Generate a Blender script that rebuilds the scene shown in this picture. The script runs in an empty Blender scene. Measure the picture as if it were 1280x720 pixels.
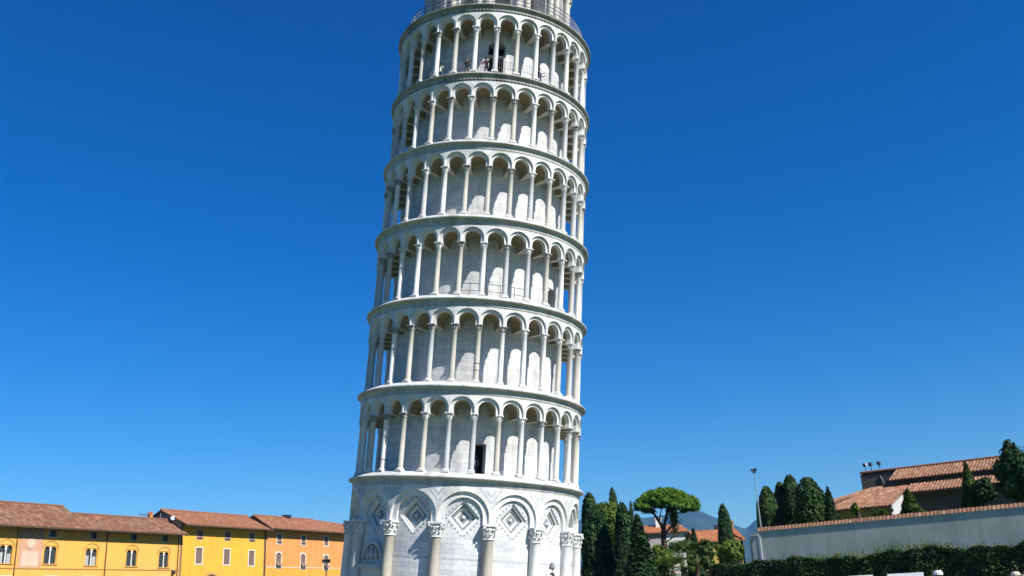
import bpy, math, random
import numpy as np
from mathutils import Vector, Matrix
R = math.radians
PI = math.pi
random.seed(7)
rng = np.random.default_rng(11)
sc = bpy.context.scene
col = sc.collection

# ------------------------------------------------------------------ camera
F_PX, PITCH, YAW, ROLL = 1190.99, 0.32764, 0.073732, -0.055679
CAM = Vector((0.0, -68.93, 1.65))
FW = Vector((math.sin(YAW)*math.cos(PITCH), math.cos(YAW)*math.cos(PITCH), math.sin(PITCH)))
RT0 = Vector((math.cos(YAW), -math.sin(YAW), 0)); UP0 = RT0.cross(FW)
RT = math.cos(ROLL)*RT0 + math.sin(ROLL)*UP0
UP = -math.sin(ROLL)*RT0 + math.cos(ROLL)*UP0
cd = bpy.data.cameras.new('camera'); cam = bpy.data.objects.new('camera', cd); col.objects.link(cam)
cd.sensor_width = 36; cd.lens = 36*F_PX/1280; cd.clip_start = .1; cd.clip_end = 40000
cam.matrix_world = Matrix(((RT.x, UP.x, -FW.x, CAM.x), (RT.y, UP.y, -FW.y, CAM.y), (RT.z, UP.z, -FW.z, CAM.z), (0, 0, 0, 1)))
sc.camera = cam

def at(px, py, Y):
    """world point seen at photo pixel (px, py) at depth Y (world y)"""
    d = FW + (px-640)/F_PX*RT - (py-360)/F_PX*UP
    return CAM + d*((Y-CAM.y)/d.y)
def ppm(Y):                      # photo pixels per metre at world depth Y
    return F_PX/(Y-CAM.y)

# ------------------------------------------------------------------ light
SUN_AZ, SUN_EL = R(46), R(41.5)    # azimuth to the right of the direction back to the camera
to_sun = Vector((math.sin(SUN_AZ)*math.cos(SUN_EL), -math.cos(SUN_AZ)*math.cos(SUN_EL), math.sin(SUN_EL)))
sl = bpy.data.lights.new('sun', 'SUN'); sl.energy = 5.0; sl.angle = R(.5); sl.color = (1, .965, .90)
so = bpy.data.objects.new('sun', sl); col.objects.link(so)
so.rotation_euler = to_sun.to_track_quat('Z', 'Y').to_euler()
w = bpy.data.worlds.new('World'); sc.world = w; w.use_nodes = True
nt = w.node_tree; nt.nodes.clear()
wo = nt.nodes.new('ShaderNodeOutputWorld'); bg = nt.nodes.new('ShaderNodeBackground'); sky = nt.nodes.new('ShaderNodeTexSky')
sky.sky_type = 'NISHITA'; sky.sun_disc = False; sky.sun_elevation = SUN_EL; sky.sun_rotation = PI - SUN_AZ
sky.altitude = 0; sky.air_density = 1.3; sky.dust_density = .1; sky.ozone_density = 10.0
hs = nt.nodes.new('ShaderNodeHueSaturation'); hs.inputs['Saturation'].default_value = 1.27; hs.inputs['Hue'].default_value = .504; hs.inputs['Value'].default_value = .96
bg.inputs['Strength'].default_value = .05
nt.links.new(sky.outputs[0], hs.inputs['Color']); gm_ = nt.nodes.new('ShaderNodeGamma'); gm_.inputs[1].default_value = 1.2; nt.links.new(hs.outputs[0], gm_.inputs[0]); nt.links.new(gm_.outputs[0], bg.inputs[0]); nt.links.new(bg.outputs[0], wo.inputs[0])
vs = sc.view_settings; vs.view_transform = 'Standard'; vs.look = 'None'; vs.gamma = 1; vs.exposure = .86; vs.use_curve_mapping = False
sc.cycles.use_denoising = True
sc.cycles.max_bounces = 6; sc.cycles.volume_bounces = 0

# ------------------------------------------------------------------ materials
def new_mat(name):
    m = bpy.data.materials.new(name); m.use_nodes = True
    t = m.node_tree; b = t.nodes['Principled BSDF']
    b.inputs['Specular IOR Level'].default_value = .25
    return m, t, b
def N(t, typ, **kw):
    n = t.nodes.new(typ)
    for k, v in kw.items():
        if k in n.inputs: n.inputs[k].default_value = v
        else: setattr(n, k, v)
    return n
def ramp(t, fac, stops):
    r = t.nodes.new('ShaderNodeValToRGB'); e = r.color_ramp.elements
    while len(e) < len(stops): e.new(.5)
    for el, (p, c) in zip(e, stops): el.position = p; el.color = (*c, 1)
    t.links.new(fac, r.inputs[0]); return r.outputs[0]
def mix(t, f, a, b, mode='MIX'):
    n = t.nodes.new('ShaderNodeMix'); n.data_type = 'RGBA'; n.blend_type = mode
    for s, v in ((n.inputs[0], f), (n.inputs[6], a), (n.inputs[7], b)):
        if isinstance(v, (int, float)): s.default_value = v
        elif isinstance(v, tuple): s.default_value = (*v, 1)
        else: t.links.new(v, s)
    return n.outputs[2]
ALB = .73      # base colours below are noted as seen in the sun; real albedos are lower
def alb(c, k=ALB): return tuple(x*k for x in c)
def plain(name, c, rough=.7, var=.15, scale=3.0, metal=0, bump=0):
    c = alb(c)
    m, t, b = new_mat(name)
    tc = N(t, 'ShaderNodeTexCoord'); n = N(t, 'ShaderNodeTexNoise', Scale=scale, Detail=5.0)
    t.links.new(tc.outputs['Object'], n.inputs['Vector'])
    lo = tuple(x*(1-var) for x in c); hi = tuple(min(1, x*(1+var)) for x in c)
    t.links.new(ramp(t, n.outputs[0], [(.3, lo), (.7, hi)]), b.inputs['Base Color'])
    b.inputs['Roughness'].default_value = rough; b.inputs['Metallic'].default_value = metal
    if bump:
        bp = N(t, 'ShaderNodeBump', Strength=bump, Distance=.05)
        t.links.new(n.outputs[0], bp.inputs['Height']); t.links.new(bp.outputs[0], b.inputs['Normal'])
    return m
def marble(name, c, stain, amount=.5, blocks=True, bw=.95, bh=.42):
    c = alb(c); stain = alb(stain)
    m, t, b = new_mat(name)
    tc = N(t, 'ShaderNodeTexCoord')
    mp = N(t, 'ShaderNodeMapping'); mp.inputs['Scale'].default_value = (1.1, 1.1, .28)
    t.links.new(tc.outputs['Object'], mp.inputs[0])
    n1 = N(t, 'ShaderNodeTexNoise', Scale=1.0, Detail=8.0, Roughness=.65); t.links.new(mp.outputs[0], n1.inputs['Vector'])
    n2 = N(t, 'ShaderNodeTexNoise', Scale=.33, Detail=4.0); t.links.new(tc.outputs['Object'], n2.inputs['Vector'])
    n3 = N(t, 'ShaderNodeTexNoise', Scale=9.0, Detail=6.0); t.links.new(tc.outputs['Object'], n3.inputs['Vector'])
    f = ramp(t, n1.outputs[0], [(.46, (0, 0, 0)), (.70, (amount,)*3)])
    c0 = mix(t, f, c, stain)
    f2 = ramp(t, n2.outputs[0], [(.42, (0, 0, 0)), (.68, (.42,)*3)])
    c1 = mix(t, f2, c0, tuple(x*y for x, y in zip(c, (.86, .85, .81))))
    f3 = ramp(t, n3.outputs[0], [(.38, (.86,)*3), (.62, (1.0,)*3)])
    c2 = mix(t, 1.0, c1, f3, 'MULTIPLY')
    if blocks:
        uv = N(t, 'ShaderNodeUVMap')
        br = N(t, 'ShaderNodeTexBrick', Scale=1.0)
        br.inputs['Brick Width'].default_value = bw; br.inputs['Row Height'].default_value = bh
        br.inputs['Mortar Size'].default_value = .009; br.inputs['Mortar Smooth'].default_value = .4; br.inputs['Bias'].default_value = -.1
        br.inputs['Color1'].default_value = (1, 1, 1, 1); br.inputs['Color2'].default_value = (.74, .75, .78, 1); br.inputs['Mortar'].default_value = (.54, .54, .55, 1)
        t.links.new(uv.outputs[0], br.inputs['Vector'])
        c2 = mix(t, .85, c2, br.outputs[0], 'MULTIPLY')
    t.links.new(c2, b.inputs['Base Color'])
    b.inputs['Roughness'].default_value = .62
    bp = N(t, 'ShaderNodeBump', Strength=.35, Distance=.03)
    t.links.new(n3.outputs[0], bp.inputs['Height']); t.links.new(bp.outputs[0], b.inputs['Normal'])
    return m
def tile_mat(name, stops, dirt=.45):
    stops = [(p, alb(c, .80)) for p, c in stops]
    m, t, b = new_mat(name)
    uv = N(t, 'ShaderNodeUVMap'); fl = N(t, 'ShaderNodeVectorMath', operation='FLOOR'); t.links.new(uv.outputs[0], fl.inputs[0])
    wn = N(t, 'ShaderNodeTexWhiteNoise'); t.links.new(fl.outputs[0], wn.inputs['Vector'])
    c = ramp(t, wn.outputs['Value'], stops)
    tc = N(t, 'ShaderNodeTexCoord'); n = N(t, 'ShaderNodeTexNoise', Scale=.55, Detail=7.0, Roughness=.7); t.links.new(tc.outputs['Object'], n.inputs['Vector'])
    f = ramp(t, n.outputs[0], [(.45, (0, 0, 0)), (.75, (dirt,)*3)])
    c = mix(t, f, c, (.17, .12, .085))
    t.links.new(c, b.inputs['Base Color']); b.inputs['Roughness'].default_value = .85
    # course edges
    fr = N(t, 'ShaderNodeVectorMath', operation='FRACTION'); t.links.new(uv.outputs[0], fr.inputs[0])
    sx = N(t, 'ShaderNodeSeparateXYZ'); t.links.new(fr.outputs[0], sx.inputs[0])
    bp = N(t, 'ShaderNodeBump', Strength=.7, Distance=.06); t.links.new(sx.outputs[1], bp.inputs['Height']); t.links.new(bp.outputs[0], b.inputs['Normal'])
    return m
def leaf_mat(name, dark, mid, light, scale=.5, trans=.25):
    dark, mid, light = alb(dark, .8), alb(mid, .87), alb(light, .95)
    m, t, b = new_mat(name)
    uv = N(t, 'ShaderNodeUVMap'); sx = N(t, 'ShaderNodeSeparateXYZ'); t.links.new(uv.outputs[0], sx.inputs[0])
    tc = N(t, 'ShaderNodeTexCoord'); n = N(t, 'ShaderNodeTexNoise', Scale=scale, Detail=3.0); t.links.new(tc.outputs['Object'], n.inputs['Vector'])
    ad = N(t, 'ShaderNodeMath', operation='MULTIPLY_ADD'); t.links.new(sx.outputs[0], ad.inputs[0]); ad.inputs[1].default_value = .45
    sb = N(t, 'ShaderNodeMath', operation='MULTIPLY'); t.links.new(n.outputs[0], sb.inputs[0]); sb.inputs[1].default_value = .6
    t.links.new(sb.outputs[0], ad.inputs[2])
    c = ramp(t, ad.outputs[0], [(.25, dark), (.5, mid), (.78, light)])
    t.links.new(c, b.inputs['Base Color']); b.inputs['Roughness'].default_value = .65; b.inputs['Specular IOR Level'].default_value = .12
    tr = N(t, 'ShaderNodeBsdfTranslucent'); t.links.new(c, tr.inputs[0])
    ms = N(t, 'ShaderNodeMixShader', Fac=trans); t.links.new(b.outputs[0], ms.inputs[1]); t.links.new(tr.outputs[0], ms.inputs[2])
    t.links.new(ms.outputs[0], t.nodes['Material Output'].inputs[0])
    return m
def stucco(name, c, wear, amt=.5):
    c = alb(c); wear = alb(wear)
    m, t, b = new_mat(name)
    tc = N(t, 'ShaderNodeTexCoord')
    n = N(t, 'ShaderNodeTexNoise', Scale=.45, Detail=7.0, Roughness=.65); t.links.new(tc.outputs['Object'], n.inputs['Vector'])
    mp = N(t, 'ShaderNodeMapping'); mp.inputs['Scale'].default_value = (1.6, 1.6, .22); t.links.new(tc.outputs['Object'], mp.inputs[0])
    n2 = N(t, 'ShaderNodeTexNoise', Scale=1.0, Detail=6.0); t.links.new(mp.outputs[0], n2.inputs['Vector'])
    a = mix(t, ramp(t, n.outputs[0], [(.42, (0, 0, 0)), (.7, (amt,)*3)]), c, wear)
    a = mix(t, ramp(t, n2.outputs[0], [(.5, (0, 0, 0)), (.78, (amt*.5,)*3)]), a, tuple(x*.5 for x in c))
    t.links.new(a, b.inputs['Base Color']); b.inputs['Roughness'].default_value = .9
    n3 = N(t, 'ShaderNodeTexNoise', Scale=14.0, Detail=4.0); t.links.new(tc.outputs['Object'], n3.inputs['Vector'])
    bp = N(t, 'ShaderNodeBump', Strength=.25, Distance=.02); t.links.new(n3.outputs[0], bp.inputs['Height']); t.links.new(bp.outputs[0], b.inputs['Normal'])
    return m

M = {}
M['white'] = marble('white_marble', (1.0, .985, .955), (.50, .48, .43), .7)
M['wall'] = marble('wall_marble', (.90, .89, .875), (.46, .45, .43), .8, bw=.85, bh=.29)
M['ground_wall'] = marble('ground_marble', (.90, .90, .89), (.60, .61, .63), .5, bw=1.1, bh=.31)
M['smooth'] = marble('smooth_marble', (.98, .965, .935), (.43, .42, .40), .5, blocks=False)
M['warm'] = marble('cream_marble', (.72, .68, .59), (.42, .39, .33), .5, blocks=False)
M['greyish'] = marble('grey_veined_marble', (.66, .66, .66), (.40, .40, .41), .5, blocks=False)
M['tan'] = marble('tan_granite', (.60, .545, .455), (.40, .36, .30), .6, blocks=False)
M['pale_tan'] = marble('pale_tan_granite', (.66, .62, .55), (.40, .37, .32), .6, blocks=False)
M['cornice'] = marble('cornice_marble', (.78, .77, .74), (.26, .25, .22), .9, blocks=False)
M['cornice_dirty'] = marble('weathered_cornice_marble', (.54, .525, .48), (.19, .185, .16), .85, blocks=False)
M['mould'] = marble('shaded_moulding', (.66, .65, .615), (.28, .28, .26), .8, blocks=False)  # weathered underside, coloured darker still to fill out the cornice's shade
M['mould_dirty'] = marble('weathered_moulding', (.50, .485, .44), (.18, .175, .155), .85, blocks=False)  # dirtier upper stone, with the same shade put into its colour
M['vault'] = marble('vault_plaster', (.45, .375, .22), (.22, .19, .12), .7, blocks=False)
M['inlay'] = plain('grey_inlay', (.30, .31, .33), .6, .2, 4)
M['inlay_light'] = plain('light_grey_inlay', (.56, .57, .58), .6, .15, 4)
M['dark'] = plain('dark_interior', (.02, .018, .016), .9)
M['iron'] = plain('grey_iron', (.16, .165, .17), .5, .2, 8, .6)
M['steel'] = plain('galvanised_steel', (.50, .51, .52), .4, .15, 8, .7)
M['yellow'] = stucco('yellow_stucco', (.88, .445, .085), (.78, .43, .15), .65)
M['yellow2'] = stucco('lemon_stucco', (.88, .44, .045), (.78, .38, .09), .65)
M['orange'] = stucco('salmon_stucco', (.80, .30, .085), (.76, .37, .15), .7)
M['amber'] = stucco('amber_stucco', (.82, .37, .05), (.76, .38, .09), .6)
M['pinkpanel'] = stucco('faded_fresco', (.60, .32, .19), (.66, .42, .30), .8)
M['palepanel'] = stucco('pale_fresco', (.74, .52, .38), (.68, .45, .33), .6)
M['ochre'] = stucco('ochre_stucco', (.45, .32, .09), (.38, .28, .10), .5)
M['whitewash'] = stucco('whitewash', (.76, .74, .70), (.62, .60, .55), .5)
M['mauve'] = stucco('mauve_shade_render', (.36, .31, .30), (.30, .27, .26), .5)  # grey-mauve wall tone with shade painted into it
M['darkwall'] = stucco('dark_stone_and_shade', (.13, .115, .10), (.08, .07, .06), .5)  # dark stone; doubles as painted shade on walls under the eaves
M['greywall'] = stucco('grey_plaster', (.62, .62, .53), (.38, .40, .34), .85)
M['tile_old'] = tile_mat('old_roof_tiles', [(0, (.13, .065, .04)), (.35, (.195, .088, .05)), (.7, (.24, .112, .064)), (1, (.36, .19, .11))], .6)
M['tile_red'] = tile_mat('red_roof_tiles', [(0, (.20, .085, .048)), (.4, (.28, .11, .058)), (.8, (.32, .14, .075)), (1, (.38, .20, .12))], .45)
M['tile_new'] = tile_mat('orange_roof_tiles', [(0, (.42, .145, .06)), (.5, (.52, .19, .075)), (1, (.58, .27, .13))], .25)
M['tile_tan'] = tile_mat('tan_roof_tiles', [(0, (.17, .08, .046)), (.4, (.26, .12, .066)), (.8, (.32, .16, .09)), (1, (.42, .24, .145))], .5)
M['linen'] = plain('grey_linen', (.42, .43, .42), .9, .2, 5)
M['tile_coping'] = tile_mat('brown_coping_tiles', [(0, (.17, .085, .05)), (.4, (.23, .115, .065)), (.8, (.28, .14, .08)), (1, (.36, .20, .12))], .6)
M['wood'] = plain('dark_wood', (.10, .065, .04), .8, .3, 5)
M['shutter'] = plain('brown_shutter', (.24, .16, .125), .7, .15, 6)
M['frame'] = plain('pale_stone_frame', (.74, .68, .57), .8, .12, 4)
M['hood'] = plain('terracotta_hood', (.56, .31, .09), .85, .15, 4)
M['whiteframe'] = plain('white_stone', (.80, .79, .76), .7, .08, 4)
M['pipe'] = plain('copper_downpipe', (.20, .10, .055), .5, .25, 5, .2)
gm, gt, gb = new_mat('window_glass'); gb.inputs['Base Color'].default_value = (.035, .04, .045, 1); gb.inputs['Roughness'].default_value = .15; gb.inputs['Specular IOR Level'].default_value = .3; M['glass'] = gm
M['bark'] = plain('pine_bark', (.11, .07, .048), .95, .35, 4, bump=.6)
M['bark_dark'] = plain('cypress_bark', (.11, .08, .06), .95, .3, 4, bump=.6)
M['cypress'] = leaf_mat('cypress_leaf', (.010, .026, .012), (.022, .050, .018), (.050, .090, .026), .9, .12)
M['thuja'] = leaf_mat('thuja_leaf', (.012, .030, .012), (.030, .064, .018), (.075, .120, .028), .8, .15)
M['pine'] = leaf_mat('pine_needle', (.036, .090, .010), (.095, .195, .020), (.160, .270, .035), .5, .25)
M['bright'] = leaf_mat('bright_leaf', (.030, .070, .012), (.095, .155, .022), (.200, .260, .045), .7, .3)
M['mid'] = leaf_mat('mid_green_leaf', (.022, .055, .014), (.065, .115, .022), (.130, .190, .045), .7, .28)
M['hedge'] = leaf_mat('hedge_leaf', (.007, .017, .007), (.020, .044, .012), (.050, .085, .020), 1.3, .1)
M['sprout'] = leaf_mat('hedge_sprout', (.05, .10, .02), (.10, .17, .03), (.17, .24, .05), 1.0, .3)
M['hillgreen'] = plain('hill_forest', (.026, .046, .030), .95, .45, .004)
M['grass'] = plain('lawn_grass', (.07, .12, .03), .95, .35, .8)
M['paving'] = plain('paving_stone', (.38, .36, .33), .85, .15, 1.5)
M['white_paint'] = plain('white_paint', (.54, .565, .60), .5, .05, 3)
M['board_ink'] = plain('faded_print', (.50, .53, .58), .6, .35, 9)
M['black'] = plain('black_metal', (.03, .03, .035), .5, .2, 6)
M['bluegrey'] = plain('blue_grey_metal', (.10, .16, .22), .45, .2, 6, .3)
M['skin'] = plain('skin', (.52, .33, .24), .6, .08, 12)
M['hair'] = plain('dark_hair', (.045, .03, .022), .7, .3, 20)

# ------------------------------------------------------------------ mesh builder
class MB:
    def __init__(s): s.v = []; s.f = []; s.m = []; s.uv = []
    def vert(s, p): s.v.append(tuple(p)); return len(s.v)-1
    def face(s, pts, m=0, uv=None):
        b = len(s.v); s.v.extend(tuple(p) for p in pts); s.f.append(tuple(range(b, b+len(pts)))); s.m.append(m); s.uv.append(uv)
    def box(s, lo, hi, m=0, rot=None, off=(0, 0, 0)):
        (x0, y0, z0), (x1, y1, z1) = lo, hi
        P = [Vector((x, y, z)) for z in (z0, z1) for y in (y0, y1) for x in (x0, x1)]
        if rot is not None: P = [rot @ p for p in P]
        P = [p+Vector(off) for p in P]
        for q in ((0, 2, 3, 1), (4, 5, 7, 6), (0, 1, 5, 4), (2, 6, 7, 3), (0, 4, 6, 2), (1, 3, 7, 5)): s.face([P[i] for i in q], m)
    def prism(s, pts, vec, m=0):
        """closed prism: polygon pts swept by vec"""
        a = [Vector(p) for p in pts]; vec = Vector(vec); b = [p+vec for p in a]
        s.face(a[::-1], m); s.face(b, m)
        for i in range(len(a)):
            j = (i+1) % len(a); s.face([a[i], a[j], b[j], b[i]], m)
    def tube(s, p, q, r0, r1=None, n=8, m=0, cap=True):
        r1 = r0 if r1 is None else r1
        p = Vector(p); q = Vector(q); d = (q-p).normalized()
        a = d.orthogonal().normalized(); b = d.cross(a)
        base = len(s.v)
        for c, r in ((p, r0), (q, r1)):
            for i in range(n):
                t = 2*PI*i/n; s.v.append(tuple(c+r*(math.cos(t)*a+math.sin(t)*b)))
        for i in range(n):
            j = (i+1) % n; s.f.append((base+i, base+j, base+n+j, base+n+i)); s.m.append(m); s.uv.append(None)
        if cap:
            s.f.append(tuple(base+i for i in range(n))[::-1]); s.m.append(m); s.uv.append(None)
            s.f.append(tuple(base+n+i for i in range(n))); s.m.append(m); s.uv.append(None)
    def lathe(s, prof, n=12, m=0, c=(0, 0, 0), wob=None):
        base = len(s.v)
        for k, (r, z) in enumerate(prof):
            for i in range(n):
                t = 2*PI*i/n; rr = r*(wob(t, k) if wob else 1)
                s.v.append((c[0]+rr*math.cos(t), c[1]+rr*math.sin(t), c[2]+z))
        for k in range(len(prof)-1):
            for i in range(n):
                j = (i+1) % n
                s.f.append((base+k*n+i, base+k*n+j, base+(k+1)*n+j, base+(k+1)*n+i)); s.m.append(m); s.uv.append(None)
        for k in (0, len(prof)-1):
            if prof[k][0] > 1e-4:
                q = tuple(base+k*n+i for i in range(n)); s.f.append(q[::-1] if k == 0 else q); s.m.append(m); s.uv.append(None)
    def ball(s, c, r, sx=1, sy=1, sz=1, n=10, m=0, wob=None):
        s_prof = [(max(1e-5, r*math.sin(PI*k/6)), -r*math.cos(PI*k/6)) for k in range(7)]
        base = len(s.v)
        for k, (rr, z) in enumerate(s_prof):
            for i in range(n):
                t = 2*PI*i/n; s.v.append((c[0]+rr*math.cos(t)*sx, c[1]+rr*math.sin(t)*sy, c[2]+z*sz))
        for k in range(6):
            for i in range(n):
                j = (i+1) % n
                s.f.append((base+k*n+i, base+k*n+j, base+(k+1)*n+j, base+(k+1)*n+i)); s.m.append(m); s.uv.append(None)
    def mesh(s, name, mats, smooth=False):
        me = bpy.data.meshes.new(name); me.from_pydata(s.v, [], s.f)
        for mm in mats: me.materials.append(mm)
        me.polygons.foreach_set('material_index', s.m)
        if any(u is not None for u in s.uv):
            ul = me.uv_layers.new(name='UVMap').data; k = 0
            for f, u in zip(s.f, s.uv):
                for i in range(len(f)):
                    if u is not None: ul[k].uv = u[i]
                    k += 1
        if smooth: me.polygons.foreach_set('use_smooth', [True]*len(s.f))
        me.update(); return me
    def build(s, name, mats, parent=None, smooth=False, loc=None):
        if not isinstance(mats, (list, tuple)): mats = [mats]
        return link(name, s.mesh(name, mats, smooth), parent, loc)
def link(name, me, parent=None, loc=None, rotz=None, scale=None):
    o = bpy.data.objects.new(name, me); col.objects.link(o)
    if parent is not None: o.parent = parent
    if loc is not None: o.location = loc
    if rotz is not None: o.rotation_euler = (0, 0, rotz)
    if scale is not None: o.scale = scale
    return o
def tag(o, label=None, cat=None, group=None, kind=None):
    if label: o['label'] = label
    if cat: o['category'] = cat
    if group: o['group'] = group
    if kind: o['kind'] = kind
    return o
def thing(name, label, cat, loc=(0, 0, 0), rotz=0, group=None):
    o = link(name, None, None, loc, rotz); o.empty_display_size = .5
    return tag(o, label, cat, group)

# ------------------------------------------------------------------ ground, hills
g = MB(); S = 13000
g.face([(-S, -S, 0), (S, -S, 0), (S, S, 0), (-S, S, 0)])
tag(g.build('ground', M['grass']), kind='structure')
g = MB(); g.box((5.5, -52, -.2), (19, -40.5, .27)); tag(g.build('pavement', M['paving']), kind='structure')
g = MB()
for i in range(64):
    a0, a1 = 2*PI*i/64, 2*PI*(i+1)/64
    g.face([(8.2*math.cos(a0), 8.2*math.sin(a0), .006), (13.5*math.cos(a0), 13.5*math.sin(a0), .006), (13.5*math.cos(a1), 13.5*math.sin(a1), .006), (8.2*math.cos(a1), 8.2*math.sin(a1), .006)])
tag(g.build('path', M['paving']), kind='structure')

def hills():
    # wooded mountain ridge ~7 km off: silhouette heights along x
    sil = [(-6000, 300), (-3500, 420), (-1500, 380), (0, 470), (700, 520), (1098, 530), (1330, 505), (1440, 520), (1557, 548), (1680, 505), (1800, 452), (1870, 438), (1930, 472), (2050, 520), (2400, 560), (3000, 520), (4200, 450), (7500, 300)]
    xs = np.array([a for a, _ in sil], float); hs_ = np.array([b for _, b in sil], float)
    X = np.linspace(-6000, 7500, 420); Yn = 26
    H = np.interp(X, xs, hs_)
    for k in range(1, 6): H += 13/k*np.sin(X/ (210/k**1.3) + k*1.7)
    g = MB(); V = []
    for j in range(Yn):
        t = j/(Yn-1); y = 4300+t*2900
        prof = math.sin(min(1, t/.62)*PI/2)**1.25 if t < .62 else max(0, 1-((t-.62)/.38)**2)
        for i, x in enumerate(X):
            rid = 1+.16*(1-prof)*math.sin(x/150+math.sin(y/300)*1.8)+.05*math.sin(x/60+y/140)*(1-prof)
            V.append((x*(y/6100), y, H[i]*prof*rid*(6100-(-69))/6069-3))
    n = len(X); F = [(j*n+i, j*n+i+1, (j+1)*n+i+1, (j+1)*n+i) for j in range(Yn-1) for i in range(n-1)]
    me = bpy.data.meshes.new('hills'); me.from_pydata(V, [], F); me.materials.append(M['hillgreen'])
    me.polygons.foreach_set('use_smooth', [True]*len(F))
    tag(link('hills', me), kind='structure')
hills()

# ------------------------------------------------------------------ haze (one box round everything)
HAZE = 5.5e-5
g = MB(); g.box((-9500, -1500, -1.2), (9500, 8200, 720))
hm = bpy.data.materials.new('haze_air'); hm.use_nodes = True; ht = hm.node_tree; ht.nodes.clear()
ho = ht.nodes.new('ShaderNodeOutputMaterial'); hv = ht.nodes.new('ShaderNodeVolumePrincipled')
hv.inputs['Color'].default_value = (.14, .50, 1.0, 1); hv.inputs['Density'].default_value = HAZE; hv.inputs['Anisotropy'].default_value = .0
ht.links.new(hv.outputs[0], ho.inputs['Volume'])
tag(g.build('haze', hm), kind='stuff')

# ================================================================== THE TOWER
TH = [10.228, 16.03, 21.941, 27.699, 33.327, 38.724, 44.40]      # heights of the seven cornice rims
TR = [8.252, 8.199, 8.10, 8.046, 7.915, 7.79, 7.709]             # their radii
RC = [7.68, 7.59, 7.53, 7.46, 7.36, 7.26]                        # gallery column circles
RF = [7.93, 7.84, 7.78, 7.70, 7.60, 7.50]                        # arcade outer faces
PH = [1.0, .5, .5, .5, .5, .1]                                   # phase of the columns (deg)
FL = .30                                                         # floor above the rim
tower = thing('leaning_tower', 'leaning white marble tower ringed by six arcaded galleries over blind arches', 'tower')
AX = Vector((.1026759, -.04848443, .99353255)); E1 = Vector((.99471486, .00500463, -.10255386)); E2 = Vector((0, .9988114, .04874203))
tower.matrix_world = Matrix(((E1.x, E2.x, AX.x, 0), (E1.y, E2.y, AX.y, 0), (E1.z, E2.z, AX.z, 0), (0, 0, 0, 1)))
TM = tower.matrix_world.copy()

def cy(r, deg, z):                # deg 0 faces the camera, positive to the right
    t = R(deg-90); return (r*math.cos(t), r*math.sin(t), z)
def cuv(r, deg, z): return (R(deg)*r, z)
def cquad(mb, r, a0, a1, z0, z1, m=0, flip=False):
    p = [cy(r, a0, z0), cy(r, a1, z0), cy(r, a1, z1), cy(r, a0, z1)]; u = [cuv(r, a0, z0), cuv(r, a1, z0), cuv(r, a1, z1), cuv(r, a0, z1)]
    if flip: p = p[::-1]; u = u[::-1]
    mb.face(p, m, u)
def cring(mb, r0, z0, r1, z1, n=120, m=0):
    for i in range(n):
        a0 = 360*i/n; a1 = 360*(i+1)/n
        mb.face([cy(r0, a0, z0), cy(r0, a1, z0), cy(r1, a1, z1), cy(r1, a0, z1)], m, [cuv(r0, a0, z0), cuv(r0, a1, z0), cuv(r1, a1, z1), cuv(r1, a0, z1)])
def profile(mb, prof, n=120, ms=None):
    for k in range(len(prof)-1): cring(mb, *prof[k], *prof[k+1], n=n, m=(ms[k] if ms else 0))

def cella(name, r, z0, z1, doors, mat, depth=1.1):
    """drum wall with real doorways: doors = (a0, a1, zb, zt, arched)"""
    mb = MB(); n = 180; st = 360/n
    cuts = sorted({-180+st*i for i in range(n+1)} | {a for d in doors for a in d[:2]})
    for a0, a1 in zip(cuts[:-1], cuts[1:]):
        if a1-a0 < 1e-6: continue
        mid = (a0+a1)/2; segs = [(z0, z1)]
        for (d0, d1, zb, zt, _) in doors:
            if d0-1e-6 < mid < d1+1e-6: segs = [(z0, zb), (zt, z1)]
        for s0, s1 in segs:
            if s1-s0 > .01: cquad(mb, r, a0, a1, s0, s1)
    for (d0, d1, zb, zt, arched) in doors:
        ri = r-depth
        mb.face([cy(r, d0, zb), cy(ri, d0, zb), cy(ri, d0, zt), cy(r, d0, zt)], 0, [(0, 0), (1, 0), (1, 2), (0, 2)])
        mb.face([cy(r, d1, zb), cy(r, d1, zt), cy(ri, d1, zt), cy(ri, d1, zb)], 0, [(0, 0), (0, 2), (1, 2), (1, 0)])
        mb.face([cy(r, d0, zt), cy(ri, d0, zt), cy(ri, d1, zt), cy(r, d1, zt)], 0, [(0, 0), (1, 0), (1, 1), (0, 1)])
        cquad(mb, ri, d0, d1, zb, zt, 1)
        if arched:                # round head filled in at the corners
            w = R(d1-d0)*r/2; am = (d0+d1)/2; zs = zt-w; K = 10
            for k in range(K):
                t0, t1 = PI*k/K, PI*(k+1)/K
                q = []
                for t in (t0, t1):
                    x, z = w*math.cos(t), zs+w*math.sin(t); q.append((am+math.degrees(x/r), z))
                mb.face([cy(r-.05, *q[1]), cy(r-.05, *q[0]), cy(r-.05, q[0][0], zt), cy(r-.05, q[1][0], zt)], 0, [(0, 0), (.2, 0), (.2, .2), (0, .2)])
    return mb.build(name, [mat, M['dark']], tower)

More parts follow.
